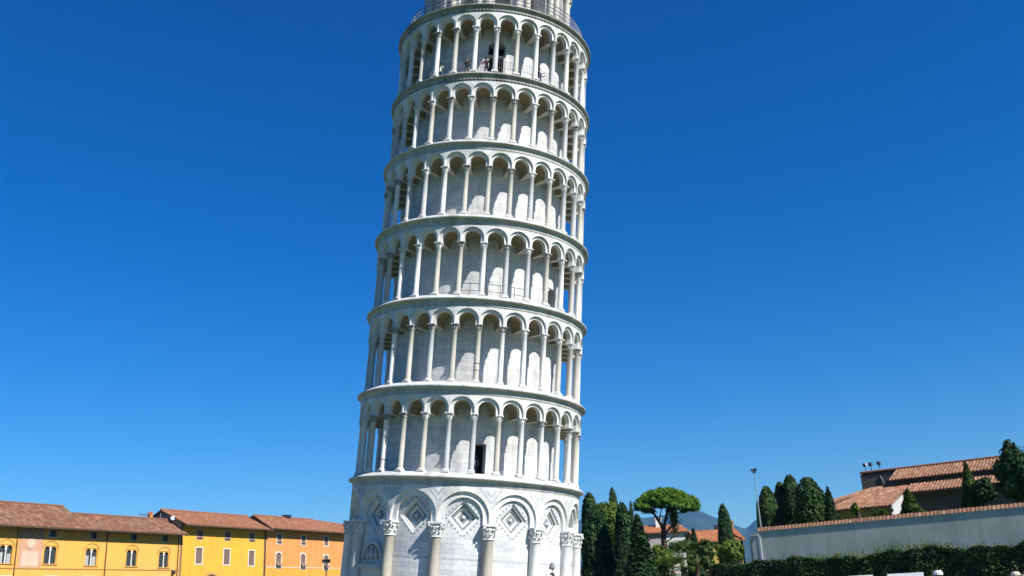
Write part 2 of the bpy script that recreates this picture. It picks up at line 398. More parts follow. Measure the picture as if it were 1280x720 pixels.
def arch_bay(mb, vb, am, hw, rr, R1, R2, zb, zs, zt, rf, rg, rb, rc):
    """one arch of an arcade centred at angle am (deg), half width hw (deg); mb gets stone, vb the vault behind (or None)"""
    K = 14; dg = lambda x: am+math.degrees(x/rr)
    W = R(hw)*rr
    pin = [(R1*math.cos(PI*k/K), zs+R1*math.sin(PI*k/K)) for k in range(K+1)]
    po = [(R2*math.cos(PI*k/K), zs+R2*math.sin(PI*k/K)) for k in range(K+1)]
    pin = [(R1, zb)]+pin+[(-R1, zb)]; po = [(R2, zb)]+po+[(-R2, zb)]
    bd = []
    for i, (x, z) in enumerate(po):
        if i == 0: bd.append((W, zb)); continue
        if i == len(po)-1: bd.append((-W, zb)); continue
        k = i-1; t = PI*k/K; c, s_ = math.cos(t), math.sin(t)
        f = min(W/abs(c) if abs(c) > 1e-6 else 1e9, (zt-zs)/s_ if s_ > 1e-6 else 1e9)
        bd.append((f*c, zs+f*s_))
    def P(r, q): return cy(r, dg(q[0]), q[1])
    def U(q): return (R(dg(q[0]))*rr, q[1])
    for i in range(len(pin)-1):
        a, b = pin[i], pin[i+1]; c, d = po[i], po[i+1]; e, f = bd[i], bd[i+1]
        mb.face([P(rg, a), P(rg, c), P(rg, d), P(rg, b)], 1, [U(a), U(c), U(d), U(b)])              # archivolt, set back
        mb.face([P(rg, c), P(rf, c), P(rf, d), P(rg, d)], 1, [U(c), U(c), U(d), U(d)])              # its step
        mb.face([P(rf, c), P(rf, e), P(rf, f), P(rf, d)], 0, [U(c), U(e), U(f), U(d)])              # spandrel
        if abs(e[0]-f[0]) > 1e-6 and abs(e[1]-f[1]) > 1e-6:                                        # corner of the bay
            cr = (e[0] if abs(e[0]) > abs(f[0]) else f[0], max(e[1], f[1]))
            mb.face([P(rf, e), P(rf, cr), P(rf, f)], 0, [U(e), U(cr), U(f)])
        mb.face([P(rb, a), P(rg, a), P(rg, b), P(rb, b)], 0, [(0, 0), (.3, 0), (.3, .2), (0, .2)])  # soffit
        if vb is not None:
            vb.face([P(rc, a), P(rb, a), P(rb, b), P(rc, b)], 0)
    for sg in (1, -1):            # underside of the impost and lintel
        q = [(sg*R1, zb), (sg*W, zb)]
        mb.face([P(rb, q[0]), P(rf, q[0]), P(rf, q[1]), P(rb, q[1])], 0, [(0, 0), (.5, 0), (.5, .2), (0, .2)])
        if vb is not None: vb.face([P(rc, q[0]), P(rb, q[0]), P(rb, q[1]), P(rc, q[1])], 1)

# --- ground storey
wall = MB()
GR = 7.64
wall_z0, zA, zB, zTop = .9, 6.35, 9.30, 9.70
n15 = 24
for k in range(15):
    am = -1+24*k
    for i in range(8):
        a0 = am-12+3*i; cquad(wall, GR, a0, a0+3, wall_z0, zA)
        cquad(wall, GR, a0, a0+3, zB, zTop)
    # diamond coffer cut into the bay, three steps deep
    cz, hx, hz = 7.82, 7.7, 1.06       # half width in degrees, half height
    pts = []
    for s_ in range(4):
        for j in range(6):
            t = j/6; c0 = [(1, 0), (0, 1), (-1, 0), (0, -1)][s_]; c1 = [(0, 1), (-1, 0), (0, -1), (1, 0)][s_]
            pts.append((c0[0]*(1-t)+c1[0]*t, c0[1]*(1-t)+c1[1]*t))
    def dq(p, sc_): return (am+p[0]*hx*sc_, cz+p[1]*hz*sc_)
    def bq(p):
        f = min(12/(abs(p[0])*hx) if abs(p[0]) > 1e-6 else 1e9, ((zB-cz)/(p[1]*hz) if p[1] > 1e-6 else ((zA-cz)/(p[1]*hz) if p[1] < -1e-6 else 1e9)))
        return (am+p[0]*hx*f, cz+p[1]*hz*f)
    for i in range(24):
        p, q = pts[i], pts[(i+1) % 24]
        a, b, c, d = dq(p, 1), dq(q, 1), bq(q), bq(p)
        wall.face([cy(GR, *a), cy(GR, *d), cy(GR, *c), cy(GR, *b)], 0, [cuv(GR, *a), cuv(GR, *d), cuv(GR, *c), cuv(GR, *b)])
        if abs(c[0]-d[0]) > 1e-5 and abs(c[1]-d[1]) > 1e-5:
            cr = (c[0] if abs(c[0]-am) > abs(d[0]-am) else d[0], c[1] if abs(c[1]-cz) > abs(d[1]-cz) else d[1])
            wall.face([cy(GR, *d), cy(GR, *cr), cy(GR, *c)], 0, [cuv(GR, *d), cuv(GR, *cr), cuv(GR, *c)])
        r0 = GR
        for s0, s1, dep, mi in ((1, .80, .13, 3), (.80, .60, .13, 2), (.60, .40, .11, 3)):
            r1 = r0-dep
            wall.face([cy(r1, *dq(p, s0)), cy(r0, *dq(p, s0)), cy(r0, *dq(q, s0)), cy(r1, *dq(q, s0))], 3)
            wall.face([cy(r1, *dq(p, s1)), cy(r1, *dq(p, s0)), cy(r1, *dq(q, s0)), cy(r1, *dq(q, s1))], mi)
            r0 = r1
        wall.face([cy(r0, am, cz), cy(r0, *dq(p, .40)), cy(r0, *dq(q, .40))], 2)
        # small dark marks set round the coffer
        if True:
            o = dq(((p[0]+q[0])/2, (p[1]+q[1])/2), 1.15)
            rr_ = GR+.006
            wall.face([cy(rr_, o[0]-.5, o[1]), cy(rr_, o[0], o[1]-.07), cy(rr_, o[0]+.5, o[1]), cy(rr_, o[0], o[1]+.07)], 1)
# grey courses
for z0, z1 in ((5.25, 5.36), (3.1, 3.22)):
    for i in range(120): cquad(wall, GR+.006, 3*i, 3*i+3, z0, z1, 4)
wall.build('ground_storey_wall', [M['ground_wall'], M['inlay'], M['inlay'], M['smooth'], M['inlay_light']], tower)
for k in range(15):
    bs = MB(); bs.ball(cy(GR-.33, -1+24*k, 7.82), .11, n=8); bs.build('rosette', M['smooth'], tower, True)
arc = MB()
for k in range(15):
    arch_bay(arc, None, -1+24*k, 12, 7.9, 1.24, 1.60, 7.44, 7.80, 9.70, 7.97, 7.81, GR-.01, GR)
    am = 11+24*k                     # spandrel inlays over each column
    r_ = 7.97+.006
    for (x0, z0), (x1, z1), (x2, z2) in (((-5.6, 9.62), (5.6, 9.62), (0, 8.72)),):
        for i in range(8):
            t0, t1 = i/8, (i+1)/8
            top0, top1 = x0+(x1-x0)*t0, x0+(x1-x0)*t1
            zt0 = z2+(z0-z2)*abs(1-2*t0); zt1 = z2+(z0-z2)*abs(1-2*t1)
            arc.face([cy(r_, am+top0, zt0), cy(r_, am+top1, zt1), cy(r_, am+top1*.92, zt1+.10), cy(r_, am+top0*.92, zt0+.10)], 2)
    arc.face([cy(r_, am-3.0, 9.52), cy(r_, am, 9.02), cy(r_, am+3.0, 9.52)], 2)
arc.build('blind_arcade', [M['white'], M['smooth'], M['inlay_light']], tower)
pl = MB(); profile(pl, [(8.75, -.4), (8.75, .25), (8.5, .28), (8.5, .55), (8.15, .62), (8.05, .9), (GR-.1, .9)], 90); pl.build('plinth', M['cornice'], tower)

def cap_leafy(mb, r0, r1, h, n=8, rows=2, m=0):
    """corinthian capital: bell with rows of curling leaves, corner volutes, abacus"""
    mb.lathe([(r0*1.12, 0), (r0*1.16, .03*h), (r0*1.0, .08*h), (r0*1.02, .4*h), (r0*1.15, .65*h), (r1*.86, .84*h)], 16, m)
    for rw in range(rows):
        zb = h*(.08+.30*rw); zt = h*(.42+.30*rw); ro = r0*(1.05+.06*rw)
        for i in range(n):
            t = 2*PI*(i+.5*rw)/n; wd = PI/n*.72
            def q(rad, dt, z): return (rad*math.cos(t+dt), rad*math.sin(t+dt), z)
            tip = ro+r0*.42
            mb.face([q(ro, -wd, zb), q(ro, wd, zb), q(ro*1.08, wd*.95, (zb+zt)/2), q(ro*1.08, -wd*.95, (zb+zt)/2)], m)
            mb.face([q(ro*1.08, -wd*.95, (zb+zt)/2), q(ro*1.08, wd*.95, (zb+zt)/2), q(tip, wd*.6, zt), q(tip, -wd*.6, zt)], m)
            mb.face([q(tip, -wd*.6, zt), q(tip, wd*.6, zt), q(tip*1.02, wd*.35, zt-.1*h), q(tip*1.02, -wd*.35, zt-.1*h)], m)
    for i in range(4):
        t = PI/4+i*PI/2; c = Vector((r1*1.16*math.cos(t), r1*1.16*math.sin(t), h*.76)); mb.ball(c, h*.11, n=8, m=m)
    mb.box((-r1, -r1, h*.86), (r1, r1, h), m)
GC_MATS = {0: 'tan', -1: 'tan', -2: 'tan', 1: 'smooth', -3: 'smooth', 2: 'smooth', 3: 'greyish'}
capm = MB(); cap_leafy(capm, .35, .465, .93); cap_mesh = {}
basem = MB(); basem.box((-.46, -.46, 0), (.46, .46, .2)); basem.lathe([(.46, .2), (.48, .27), (.44, .34), (.39, .36), (.42, .42), (.40, .48), (.36, .5)], 20); base_mesh = basem.mesh('column_base', [M['smooth']])
shm = MB(); shm.lathe([(.355, 0), (.345, 1.5), (.335, 3.4), (.32, 5.06), (.345, 5.10), (.345, 5.15)], 24); sh_mesh = {k: shm.mesh('half_column_shaft', [M[k]], True) for k in ('tan', 'smooth', 'greyish')}
cap_me = capm.mesh('leaf_capital', [M['smooth']])
for k in range(15):
    kk = k if k < 8 else k-15
    deg = 11+24*kk; p = cy(7.86, deg, 1.38)
    mk = {0: 'tan', -1: 'tan', -2: 'tan', -3: 'greyish'}.get(kk, 'smooth')
    sh = link('half_column', sh_mesh[mk], tower, p, R(deg))
    if mk == 'tan': sh['label'] = 'tan granite half column'
    link('capital', cap_me, sh, (0, 0, 5.15)); link('base', base_mesh, sh, (0, 0, -.5))

# carved lunette over the shaded left bay, small gabled niche in the right bay
lu = MB(); am = -49; r_ = GR+.16
for k in range(14):
    t0, t1 = PI*k/14, PI*(k+1)/14
    for ra, rb_, rad, mm in ((.86, 1.08, r_, 0),):
        q = [(am+math.degrees(rr*math.cos(t)/GR), 5.02+rr*math.sin(t)*1.12) for t in (t0, t1) for rr in (ra, rb_)]
        lu.face([cy(rad, *q[0]), cy(rad, *q[1]), cy(rad, *q[3]), cy(rad, *q[2])], mm)
        lu.face([cy(GR, *q[1]), cy(rad, *q[1]), cy(rad, *q[3]), cy(GR, *q[3])], mm)
        lu.face([cy(GR, *q[0]), cy(rad, *q[0]), cy(rad, *q[2]), cy(GR, *q[2])], mm)
    c = (am, 5.02); q = [(am+math.degrees(.86*math.cos(t)/GR), 5.02+.86*math.sin(t)*1.12) for t in (t0, t1)]
    lu.face([cy(GR+.012, *c), cy(GR+.012, *q[0]), cy(GR+.012, *q[1])], 1)
lun = lu.build('lunette', [M['greyish'], M['inlay']], tower)
rl = MB()
for dx, s_ in ((-3.2, .8), (0, 1.0), (3.2, .8)):
    rl.ball(cy(GR+.06, am+dx, 5.02+.30*s_), .26*s_, .75, .6, 1.25, 10); rl.ball(cy(GR+.08, am+dx, 5.02+.70*s_), .12, n=8)
rl.build('relief', M['greyish'], lun, True)
sl_ = MB()
for i in range(6):
    a0 = am-9+3*i; cquad(sl_, GR+.30, a0, a0+3, 4.45, 4.72)
    for z in (4.45, 4.72): sl_.face([cy(GR, a0, z), cy(GR, a0+3, z), cy(GR+.3, a0+3, z), cy(GR+.3, a0, z)])
for a in (am-9, am+9): sl_.face([cy(GR, a, 4.45), cy(GR+.3, a, 4.45), cy(GR+.3, a, 4.72), cy(GR, a, 4.72)])
sl_.build('lintel', M['warm'], tower)
ni = MB(); am = 48
for k in range(12):
    t0, t1 = PI*k/12, PI*(k+1)/12
    q = [(am+math.degrees(rr*math.cos(t)/GR), 4.45+rr*math.sin(t)*1.15) for t in (t0, t1) for rr in (.34, .50)]
    ni.face([cy(GR+.16, *q[0]), cy(GR+.16, *q[1]), cy(GR+.16, *q[3]), cy(GR+.16, *q[2])], 0)
    ni.face([cy(GR, *q[1]), cy(GR+.16, *q[1]), cy(GR+.16, *q[3]), cy(GR, *q[3])], 0)
    ni.face([cy(GR+.01, am, 4.45), cy(GR+.01, *q[0]), cy(GR+.01, *q[2])], 1)
for a0, a1 in ((am-3.85, am-2.6), (am+2.6, am+3.85)):
    cquad(ni, GR+.16, a0, a1, 2.4, 4.45); 
    for a in (a0, a1): ni.face([cy(GR, a, 2.4), cy(GR+.16, a, 2.4), cy(GR+.16, a, 4.45), cy(GR, a, 4.45)])
cquad(ni, GR+.01, am-2.6, am+2.6, 2.4, 4.45, 1)
nb = ni.build('niche_window', [M['smooth'], M['inlay_light']], tower)
fi = MB(); fi.lathe([(.05, 0), (.16, .06), (.18, .2), (.09, .32), (.12, .38), (.02, .5)], 12, 0, cy(GR+.14, am, 4.98)); fi.build('finial', M['inlay'], nb, True)

# --- cornices
def cornice(i, mat):
    h, rm = TH[i], TR[i]; rf = (7.97 if i == 0 else RF[i-1]); rcell = (RC[i]-1.52 if i < 6 else 5.3)
    b = -.56 if i == 0 else -.58
    rm = rm+.03; r1 = rf-.03
    pr = [(rf-.35, h+b), (r1, h+b), (r1+.015, h+b+.10), (r1+.04, h+b+.12), (r1+.05, h+b+.24), (r1+.03, h+b+.26), (r1+.05, h-.22), (r1+.10, h-.14), (rm-.07, h-.11), (rm-.03, h-.09), (rm, h-.05), (rm, h+.01),
          (rm-.30, h+.21), (rm-.44, h+FL), (rcell, h+FL)]
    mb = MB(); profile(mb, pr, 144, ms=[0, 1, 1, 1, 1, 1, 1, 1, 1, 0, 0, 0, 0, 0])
    if i >= 5:                     # carved running ornament under the upper cornices
        for k in range(180):
            a = 2*k; rr = rf+.02
            p0, p1 = cy(rr+.05, a-.55, h+b+.13), cy(rr+.05, a+.55, h+b+.13); q0, q1 = cy(rr+.06, a-.55, h+b+.24), cy(rr+.06, a+.55, h+b+.24)
            i0, i1 = cy(rr-.05, a-.55, h+b+.13), cy(rr-.05, a+.55, h+b+.13)
            mb.face([p0, p1, q1, q0]); mb.face([i0, p0, q0]); mb.face([p1, i1, q1]); mb.face([i0, i1, p1, p0])
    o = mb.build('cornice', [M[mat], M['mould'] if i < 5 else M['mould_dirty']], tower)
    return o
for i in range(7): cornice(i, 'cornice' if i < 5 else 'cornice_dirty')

# --- six galleries
doors = {0: [(2.65, 9.98, TH[0]+FL, 12.62, False)], 3: [(53.5, 66, TH[2]+FL+5.758, 0, True)]}
doors[3] = []
D2 = [(54, 66, TH[2]+FL, 24.35, True)]
D5 = [(-5.6, 7.8, TH[5]+FL, 42.5, True)]
DOORS = [[(2.65, 9.98, TH[0]+FL, 12.62, False)], [], D2, [], [], D5]
capg = MB(); cap_leafy(capg, .185, .26, .40, 6, 1); capg_me = capg.mesh('gallery_capital', [M['smooth']])
capd_me = capg.mesh('gallery_capital_weathered', [M['cornice_dirty']])
bsg = MB(); bsg.box((-.25, -.25, 0), (.25, .25, .09)); bsg.lathe([(.25, .09), (.265, .13), (.235, .17), (.215, .19), (.23, .215), (.2, .25)], 14); bsg_me = bsg.mesh('gallery_base', [M['smooth']])
back = MB()
colmats = ['smooth', 'smooth', 'warm', 'smooth', 'greyish', 'greyish', 'warm', 'pale_tan']
strap_at = {(0, -4), (1, 0)}
for i in range(6):
    z0 = TH[i]+FL; zt = TH[i+1]-.58; rc = RC[i]; rcell = rc-1.52
    zcap = TH[i+1]-1.72; s = rc/7.7
    cella('gallery_wall', rcell, z0-.02, TH[i+1]+.05, DOORS[i], M['wall'])
    ab = MB(); vb = MB()
    for k in range(30):
        arch_bay(ab, vb, PH[i]+6+12*k, 6, rc, .575*s, .775*s, zcap, zcap+.30, zt+.02, RF[i], RF[i]-.15, rc-.24, rcell-.02)
    arcade = ab.build('arcade', [M['white'], M['smooth']], tower)
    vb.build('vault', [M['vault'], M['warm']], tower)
    L = zcap-.40-z0-.25
    sm = MB(); sm.lathe([(.192, 0), (.196, .05), (.188, .09), (.184, L*.5), (.172, L-.06), (.188, L-.04), (.188, L)], 14)
    sms = {k: sm.mesh('shaft', [M[k]], True) for k in ('smooth', 'warm', 'greyish', 'pale_tan')}
    for k in range(30):
        kk = k if k <= 15 else k-30
        deg = PH[i]+12*kk; p = cy(rc, deg, z0+.25)
        if -8 <= kk <= 7:
            o = link('column', sms[random.choice(colmats)], tower, p, R(deg))
            link('capital', capd_me if random.random() < .45 else capg_me, o, (0, 0, L)); link('base', bsg_me, o, (0, 0, -.25))
            if (i, kk) in strap_at:
                st = MB()
                for zz in ((.5,) if i == 0 else (.55, 1.0)): st.lathe([(.185, zz), (.192, zz+.01), (.192, zz+.06), (.185, zz+.07)], 14)
                st.build('strap', M['iron'], o)
        else:
            c = Vector(p); back.lathe([(.175, 0), (.170, L*.5), (.16, L)], 10, 0, c)
            back.lathe([(.18, L), (.18, L+.15), (.25, L+.32), (.25, L+.4)], 8, 0, c); back.lathe([(.25, -.25), (.25, -.15), (.2, 0)], 8, 0, c)
tag(back.build('back_columns', M['smooth'], tower, False), kind='stuff')

# carved jambs of the upper gallery door with a lintel in the dark arch
dl = MB()
for a0, a1 in ((-5.6, -4.3), (6.5, 7.8)):
    cquad(dl, 5.70, a0, a1, TH[5]+FL, 41.2)
for i in range(5):
    a0 = -5.6+2.68*i; cquad(dl, 5.55, a0, a0+2.68, 41.25, 41.42)
    dl.face([cy(5.3, a0, 41.25), cy(5.3, a0+2.68, 41.25), cy(5.55, a0+2.68, 41.25), cy(5.55, a0, 41.25)])
dl.build('door_frame', M['warm'], tower)

# --- railings
def rails(name, r, z, h, a0, a1, nb, nh, rad, mat, every=1):
    mb = MB(); n = max(2, int(abs(a1-a0)/3))
    for j in range(nh):
        zz = z+h*(j+1)/nh
        for i in range(n):
            t0 = a0+(a1-a0)*i/n; t1 = a0+(a1-a0)*(i+1)/n
            mb.tube(cy(r, t0, zz), cy(r, t1, zz), rad, n=5, cap=False)
    for i in range(nb+1):
        t = a0+(a1-a0)*i/nb; mb.tube(cy(r, t, z), cy(r, t, z+h), rad, n=5)
    return mb.build(name, mat, tower)
rails('gallery_railing', RC[5]-.30, TH[5]+FL, 1.15, -88, 88, 130, 2, .011, M['iron'])
rails('gallery_railing', RC[2]-.55, TH[2]+FL, 1.0, -14, 28, 5, 2, .022, M['iron'])
tr = rails('terrace_railing', 7.02, TH[6]+FL, 1.30, 0, 360, 48, 4, .028, M['iron'])
wire = MB()
for i in range(400):
    t = .9*i; wire.tube(cy(7.02, t, TH[6]+FL), cy(7.02, t, TH[6]+FL+1.3), .0095, n=4, cap=False)
wire.build('wire_mesh', M['steel'], tr)

# --- bell chamber
bz = TH[6]+FL; bell_r = 5.55
bc = MB(); bands = []
z = bz
for k in range(12):
    am = 30*k+4; op = True
    if op:
        hw = 7.6; zb = bz+.9; zs = bz+4.6; rad = R(hw)*bell_r
        arch_bay(bc, None, am, 15, bell_r, rad, rad+.28, bz, zs, bz+7.0, bell_r, bell_r-.10, bell_r-1.1, bell_r-1.1)
        cquad(bc, bell_r-.15, am-hw, am+hw, bz, bz+.95, 0)
        bc.face([cy(bell_r-.15, am-hw, bz+.95), cy(bell_r-.15, am+hw, bz+.95), cy(bell_r-1.1, am+hw, bz+.95), cy(bell_r-1.1, am-hw, bz+.95)], 0, [(0, 0), (1, 0), (1, 1), (0, 1)])
    else:
        for i in range(5):
            a0 = am-15+6*i; cquad(bc, bell_r, a0, a0+6, bz, bz+7.0)
for j, zz in enumerate(np.arange(bz+.5, bz+7, 1.0)):
    for k in range(12):
        if False:
            for i in range(5): cquad(bc, bell_r+.006, 30*k+4-15+6*i, 30*k+4-15+6*i+6, zz, zz+.28, 2)
bell = bc.build('bell_chamber', [M['cornice'], M['greyish'], M['inlay_light']], tower)
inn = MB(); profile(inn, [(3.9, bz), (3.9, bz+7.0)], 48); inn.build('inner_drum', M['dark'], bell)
cn = MB(); profile(cn, [(bell_r-1.2, bz+6.9), (bell_r+.1, bz+7.0), (bell_r+.35, bz+7.35), (bell_r+.35, bz+7.6), (bell_r-.5, bz+7.7), (0.01, bz+7.9)], 72); cn.build('crown_cornice', M['cornice'], bell)
bcm = MB(); bcm.box((-.3, -.3, 0), (.3, .3, .3)); bcm.lathe([(.28, .3), (.22, .45), (.2, 4.2), (.22, 4.25), (.3, 4.7)], 14); bcm.box((-.33, -.33, 4.7), (.33, .33, 5.0)); bcm_me = bcm.mesh('bell_column', [M['warm']])
for k in range(12):
    for da in (-11.2, 11.2):
        link('column', bcm_me, bell, cy(bell_r+.18, 30*k+4+da, bz), R(30*k+4+da))

# ================================================================== roofs of tiles
def tiles(mb, P00, P10, P11, P01, m=0, pitch=.26, course=.36, amp=.045):
    """corrugated pantile sheet: P00-P10 eave, P01-P11 ridge"""
    P00, P10, P11, P01 = map(Vector, (P00, P10, P11, P01))
    nor = (P10-P00).cross(P01-P00)
    if nor.length < 1e-6: nor = (P10-P00).cross(P11-P00)
    nor.normalize()
    if nor.z < 0: nor = -nor
    W = max((P10-P00).length, (P11-P01).length); H = max((P01-P00).length, (P11-P10).length)
    nu = max(1, int(W/pitch)); nv = max(2, int(H/1.2)); K = 5
    base = len(mb.v); cols_ = nu*K+1
    for j in range(nv+1):
        v = j/nv
        for i in range(cols_):
            u = i/(cols_-1); ph = (i % K)/K
            d = amp*math.sin(2*PI*ph)
            p = (P00*(1-u)+P10*u)*(1-v)+(P01*(1-u)+P11*u)*v + nor*d
            mb.v.append(tuple(p))
    for j in range(nv):
        for i in range(cols_-1):
            a = base+j*cols_+i; mb.f.append((a, a+1, a+1+cols_, a+cols_)); mb.m.append(m)
            uu = i//K; v0, v1 = j/nv*H/course, (j+1)/nv*H/course
            mb.uv.append([(uu+.1+.8*(i % K)/K, v0), (uu+.1+.8*((i % K)+1)/K-.01, v0), (uu+.1+.8*((i % K)+1)/K-.01, v1), (uu+.1+.8*(i % K)/K, v1)])
def slab(mb, P, th, m=0):
    """thin solid under a roof plane: polygon P pushed down by th"""
    P = [Vector(p) for p in P]; D = Vector((0, 0, -th)); E = [p+D for p in P]
    mb.face(E[::-1], m); top = [p+Vector((0, 0, -.05)) for p in P]; mb.face(top, m)
    for i in range(len(P)):
        j = (i+1) % len(P); mb.face([E[i], E[j], top[j], top[i]], m)
def facade(mb, x0, x1, z0, z1, y, holes, dep=.28, m=0):
    """wall sheet at y facing -y with rectangular holes (x0,x1,z0,z1) and reveals"""
    xs = sorted({x0, x1} | {h[i] for h in holes for i in (0, 1)}); zs = sorted({z0, z1} | {h[i] for h in holes for i in (2, 3)})
    for a, b in zip(xs[:-1], xs[1:]):
        for c, d in zip(zs[:-1], zs[1:]):
            xm, zm = (a+b)/2, (c+d)/2
            if any(h[0] < xm < h[1] and h[2] < zm < h[3] for h in holes): continue
            mb.face([(a, y, c), (b, y, c), (b, y, d), (a, y, d)], m)
    for a, b, c, d in holes:
        mb.face([(a, y, c), (a, y+dep, c), (a, y+dep, d), (a, y, d)], m); mb.face([(b, y, c), (b, y, d), (b, y+dep, d), (b, y+dep, c)], m)
        mb.face([(a, y, d), (a, y+dep, d), (b, y+dep, d), (b, y, d)], m); mb.face([(a, y, c), (b, y, c), (b, y+dep, c), (a, y+dep, c)], m)

HROT = math.atan2(.838, .545)
HB = Vector((-30.34, 44.17, 0)); HD = Vector((.545, .838, 0)).normalized(); HN = Vector((-HD.y, HD.x, 0))
def hw_(a, b=0, z=0): return HB+HD*a+HN*b+Vector((0, 0, z))     # street frame: a along, b back from the eave line

def bifora(parent, xc, zc, yw, wall_mat, lit=False):
    """twin arched window with a slim column and a moulded hood"""
    w, h = 1.46, 1.70; x0, x1, z0, z1 = xc-w/2, xc+w/2, zc-h/2, zc+h/2
    f = MB(); r = .30
    for s in (-1, 1):
        cx = xc+s*.36; zs = z1-r-.06; K = 8
        for k in range(K):
            t0, t1 = PI*k/K, PI*(k+1)/K
            p = [(cx+r*math.cos(t), zs+r*math.sin(t)) for t in (t0, t1)]
            f.face([(p[0][0], yw+.06, p[0][1]), (p[0][0], yw+.06, z1), (p[1][0], yw+.06, z1), (p[1][0], yw+.06, p[1][1])], 0)
            f.face([(p[0][0], yw+.06, p[0][1]), (p[1][0], yw+.06, p[1][1]), (p[1][0], yw+.26, p[1][1]), (p[0][0], yw+.26, p[0][1])], 0)
        xo = x0 if s < 0 else x1; xi = cx+s*r
        f.box((min(xo, xi), yw+.06, z0), (max(xo, xi), yw+.25, z1), 0)
    win = f.build('window', [wall_mat], parent)
    c = MB(); c.lathe([(.085, 0), (.07, .08), (.06, h-.6), (.09, h-.46), (.1, h-.36)], 8, 0, (xc, yw+.10, z0)); c.box((xc-.09, yw+.061, z1-.42), (xc+.09, yw+.2, z1-.002)); c.build('mullion_column', M['whiteframe'], win)
    g = MB(); g.box((x0, yw+.24, z0), (x1, yw+.26, z1)); g.build('pane', M['glass'], win)
    if lit:
        b = MB(); b.box((x0+.06, yw+.225, z0), (x0+.55, yw+.236, z0+1.0)); b.box((x1-.5, yw+.225, z0), (x1-.1, yw+.236, z0+.9)); b.build('curtain', M['linen'], win)
    hd = MB()
    for k in range(12):
        t0, t1 = PI*k/12, PI*(k+1)/12; ra, rb_ = .80, .90; zc_ = z1-.22
        q = [(xc+rr*math.cos(t), zc_+rr*math.sin(t)*.85) for t in (t0, t1) for rr in (ra, rb_)]
        hd.face([(q[0][0], yw-.05, q[0][1]), (q[1][0], yw-.05, q[1][1]), (q[3][0], yw-.05, q[3][1]), (q[2][0], yw-.05, q[2][1])])
        hd.face([(q[1][0], yw-.05, q[1][1]), (q[1][0], yw, q[1][1]), (q[3][0], yw, q[3][1]), (q[3][0], yw-.05, q[3][1])])
        hd.face([(q[0][0], yw, q[0][1]), (q[0][0], yw-.05, q[0][1]), (q[2][0], yw-.05, q[2][1]), (q[2][0], yw, q[2][1])])
    hd.build('hood', M['hood'], win)
    sb = MB(); sb.box((x0-.1, yw-.08, z0-.12), (x1+.1, yw+.2, z0)); sb.build('sill', M['hood'], win)
    return (x0, x1, z0, z1)
def shuttered(parent, xc, zc, w, h, yw, flap=False, arched=False, open_=0, frame=True, dark=False):
    """window with a stone surround and louvred shutters"""
    x0, x1, z0, z1 = xc-w/2, xc+w/2, zc-h/2, zc+h/2
    f = MB(); fw = .13 if frame else .05
    f.box((x0-fw, yw-.04, z0-fw), (x0, yw+.02, z1+fw)); f.box((x1, yw-.04, z0-fw), (x1+fw, yw+.02, z1+fw))
    f.box((x0, yw-.04, z0-fw), (x1, yw+.02, z0))
    if arched:
        r = w/2; K = 10
        for k in range(K):
            t0, t1 = PI*k/K, PI*(k+1)/K
            q = [(xc+rr*math.cos(t), z1-r+rr*math.sin(t)) for t in (t0, t1) for rr in (r, r+fw)]
            f.face([(q[0][0], yw-.04, q[0][1]), (q[1][0], yw-.04, q[1][1]), (q[3][0], yw-.04, q[3][1]), (q[2][0], yw-.04, q[2][1])])
            f.face([(q[1][0], yw-.04, q[1][1]), (q[1][0], yw+.01, q[1][1]), (q[3][0], yw+.01, q[3][1]), (q[3][0], yw-.04, q[3][1])])
            p0 = (q[0][0], q[0][1]); p1 = (q[2][0], q[2][1])
            f.face([(p0[0], yw+.012, p0[1]), (p0[0], yw+.012, z1), (p1[0], yw+.012, z1), (p1[0], yw+.012, p1[1])], 1)
    else: f.box((x0, yw-.04, z1), (x1, yw+.02, z1+fw))
    win = f.build('window', [M['frame'], M['orange']], parent)
    g = MB(); g.box((x0, yw+.22, z0), (x1, yw+.24, z1)); g.build('pane', M['glass'], win)
    if dark: return (x0, x1, z0, z1)
    for s in (-1, 1):
        sh = MB(); a, b = (x0, xc-.01) if s < 0 else (xc+.01, x1)
        lo = z0+(h*.38 if flap else 0)
        sh.box((a, yw+.06, lo), (b, yw+.085, z1))
        for zz in np.arange(lo+.06, z1-.04, .09): sh.box((a+.05, yw+.04, zz), (b-.05, yw+.06, zz+.05))
        if flap: sh.box((a+.02, -.02, -h*.36), (b-.02, .01, 0), 0, Matrix.Rotation(R(-38), 3, 'X'), (0, yw+.05, lo))
        sh.build('shutter', M['shutter'], win)
    return (x0, x1, z0, z1)
def house_body(name, label, a0, a1, eave, oh, depth, wall_mat, lower_mat=None, zsplit=None, holes=(), group=None):
    o = thing(name, label, 'house', hw_((a0+a1)/2, oh, 0), HROT, group)
    return o

def rafters(parent, x0, x1, oh, z, slope, th=.12):
    mb = MB(); n = int((x1-x0)/.62)
    for i in range(n+1):
        x = x0+.1+(x1-x0-.2)*i/n
        mb.prism([(x-.05, -oh+.08, z+.08*slope-.16), (x+.05, -oh+.08, z+.08*slope-.16), (x+.05, -oh+.08, z+.08*slope-.30), (x-.05, -oh+.08, z+.08*slope-.30)], (0, oh-.09, (oh-.09)*slope))
    return mb.build('rafters', M['wood'], parent)
def downpipe(parent, x, z1, y=-.09, r=.055, m='pipe'):
    mb = MB(); mb.tube((x, y, 0), (x, y, z1), r, n=8); return mb.build('downpipe', M[m], parent)

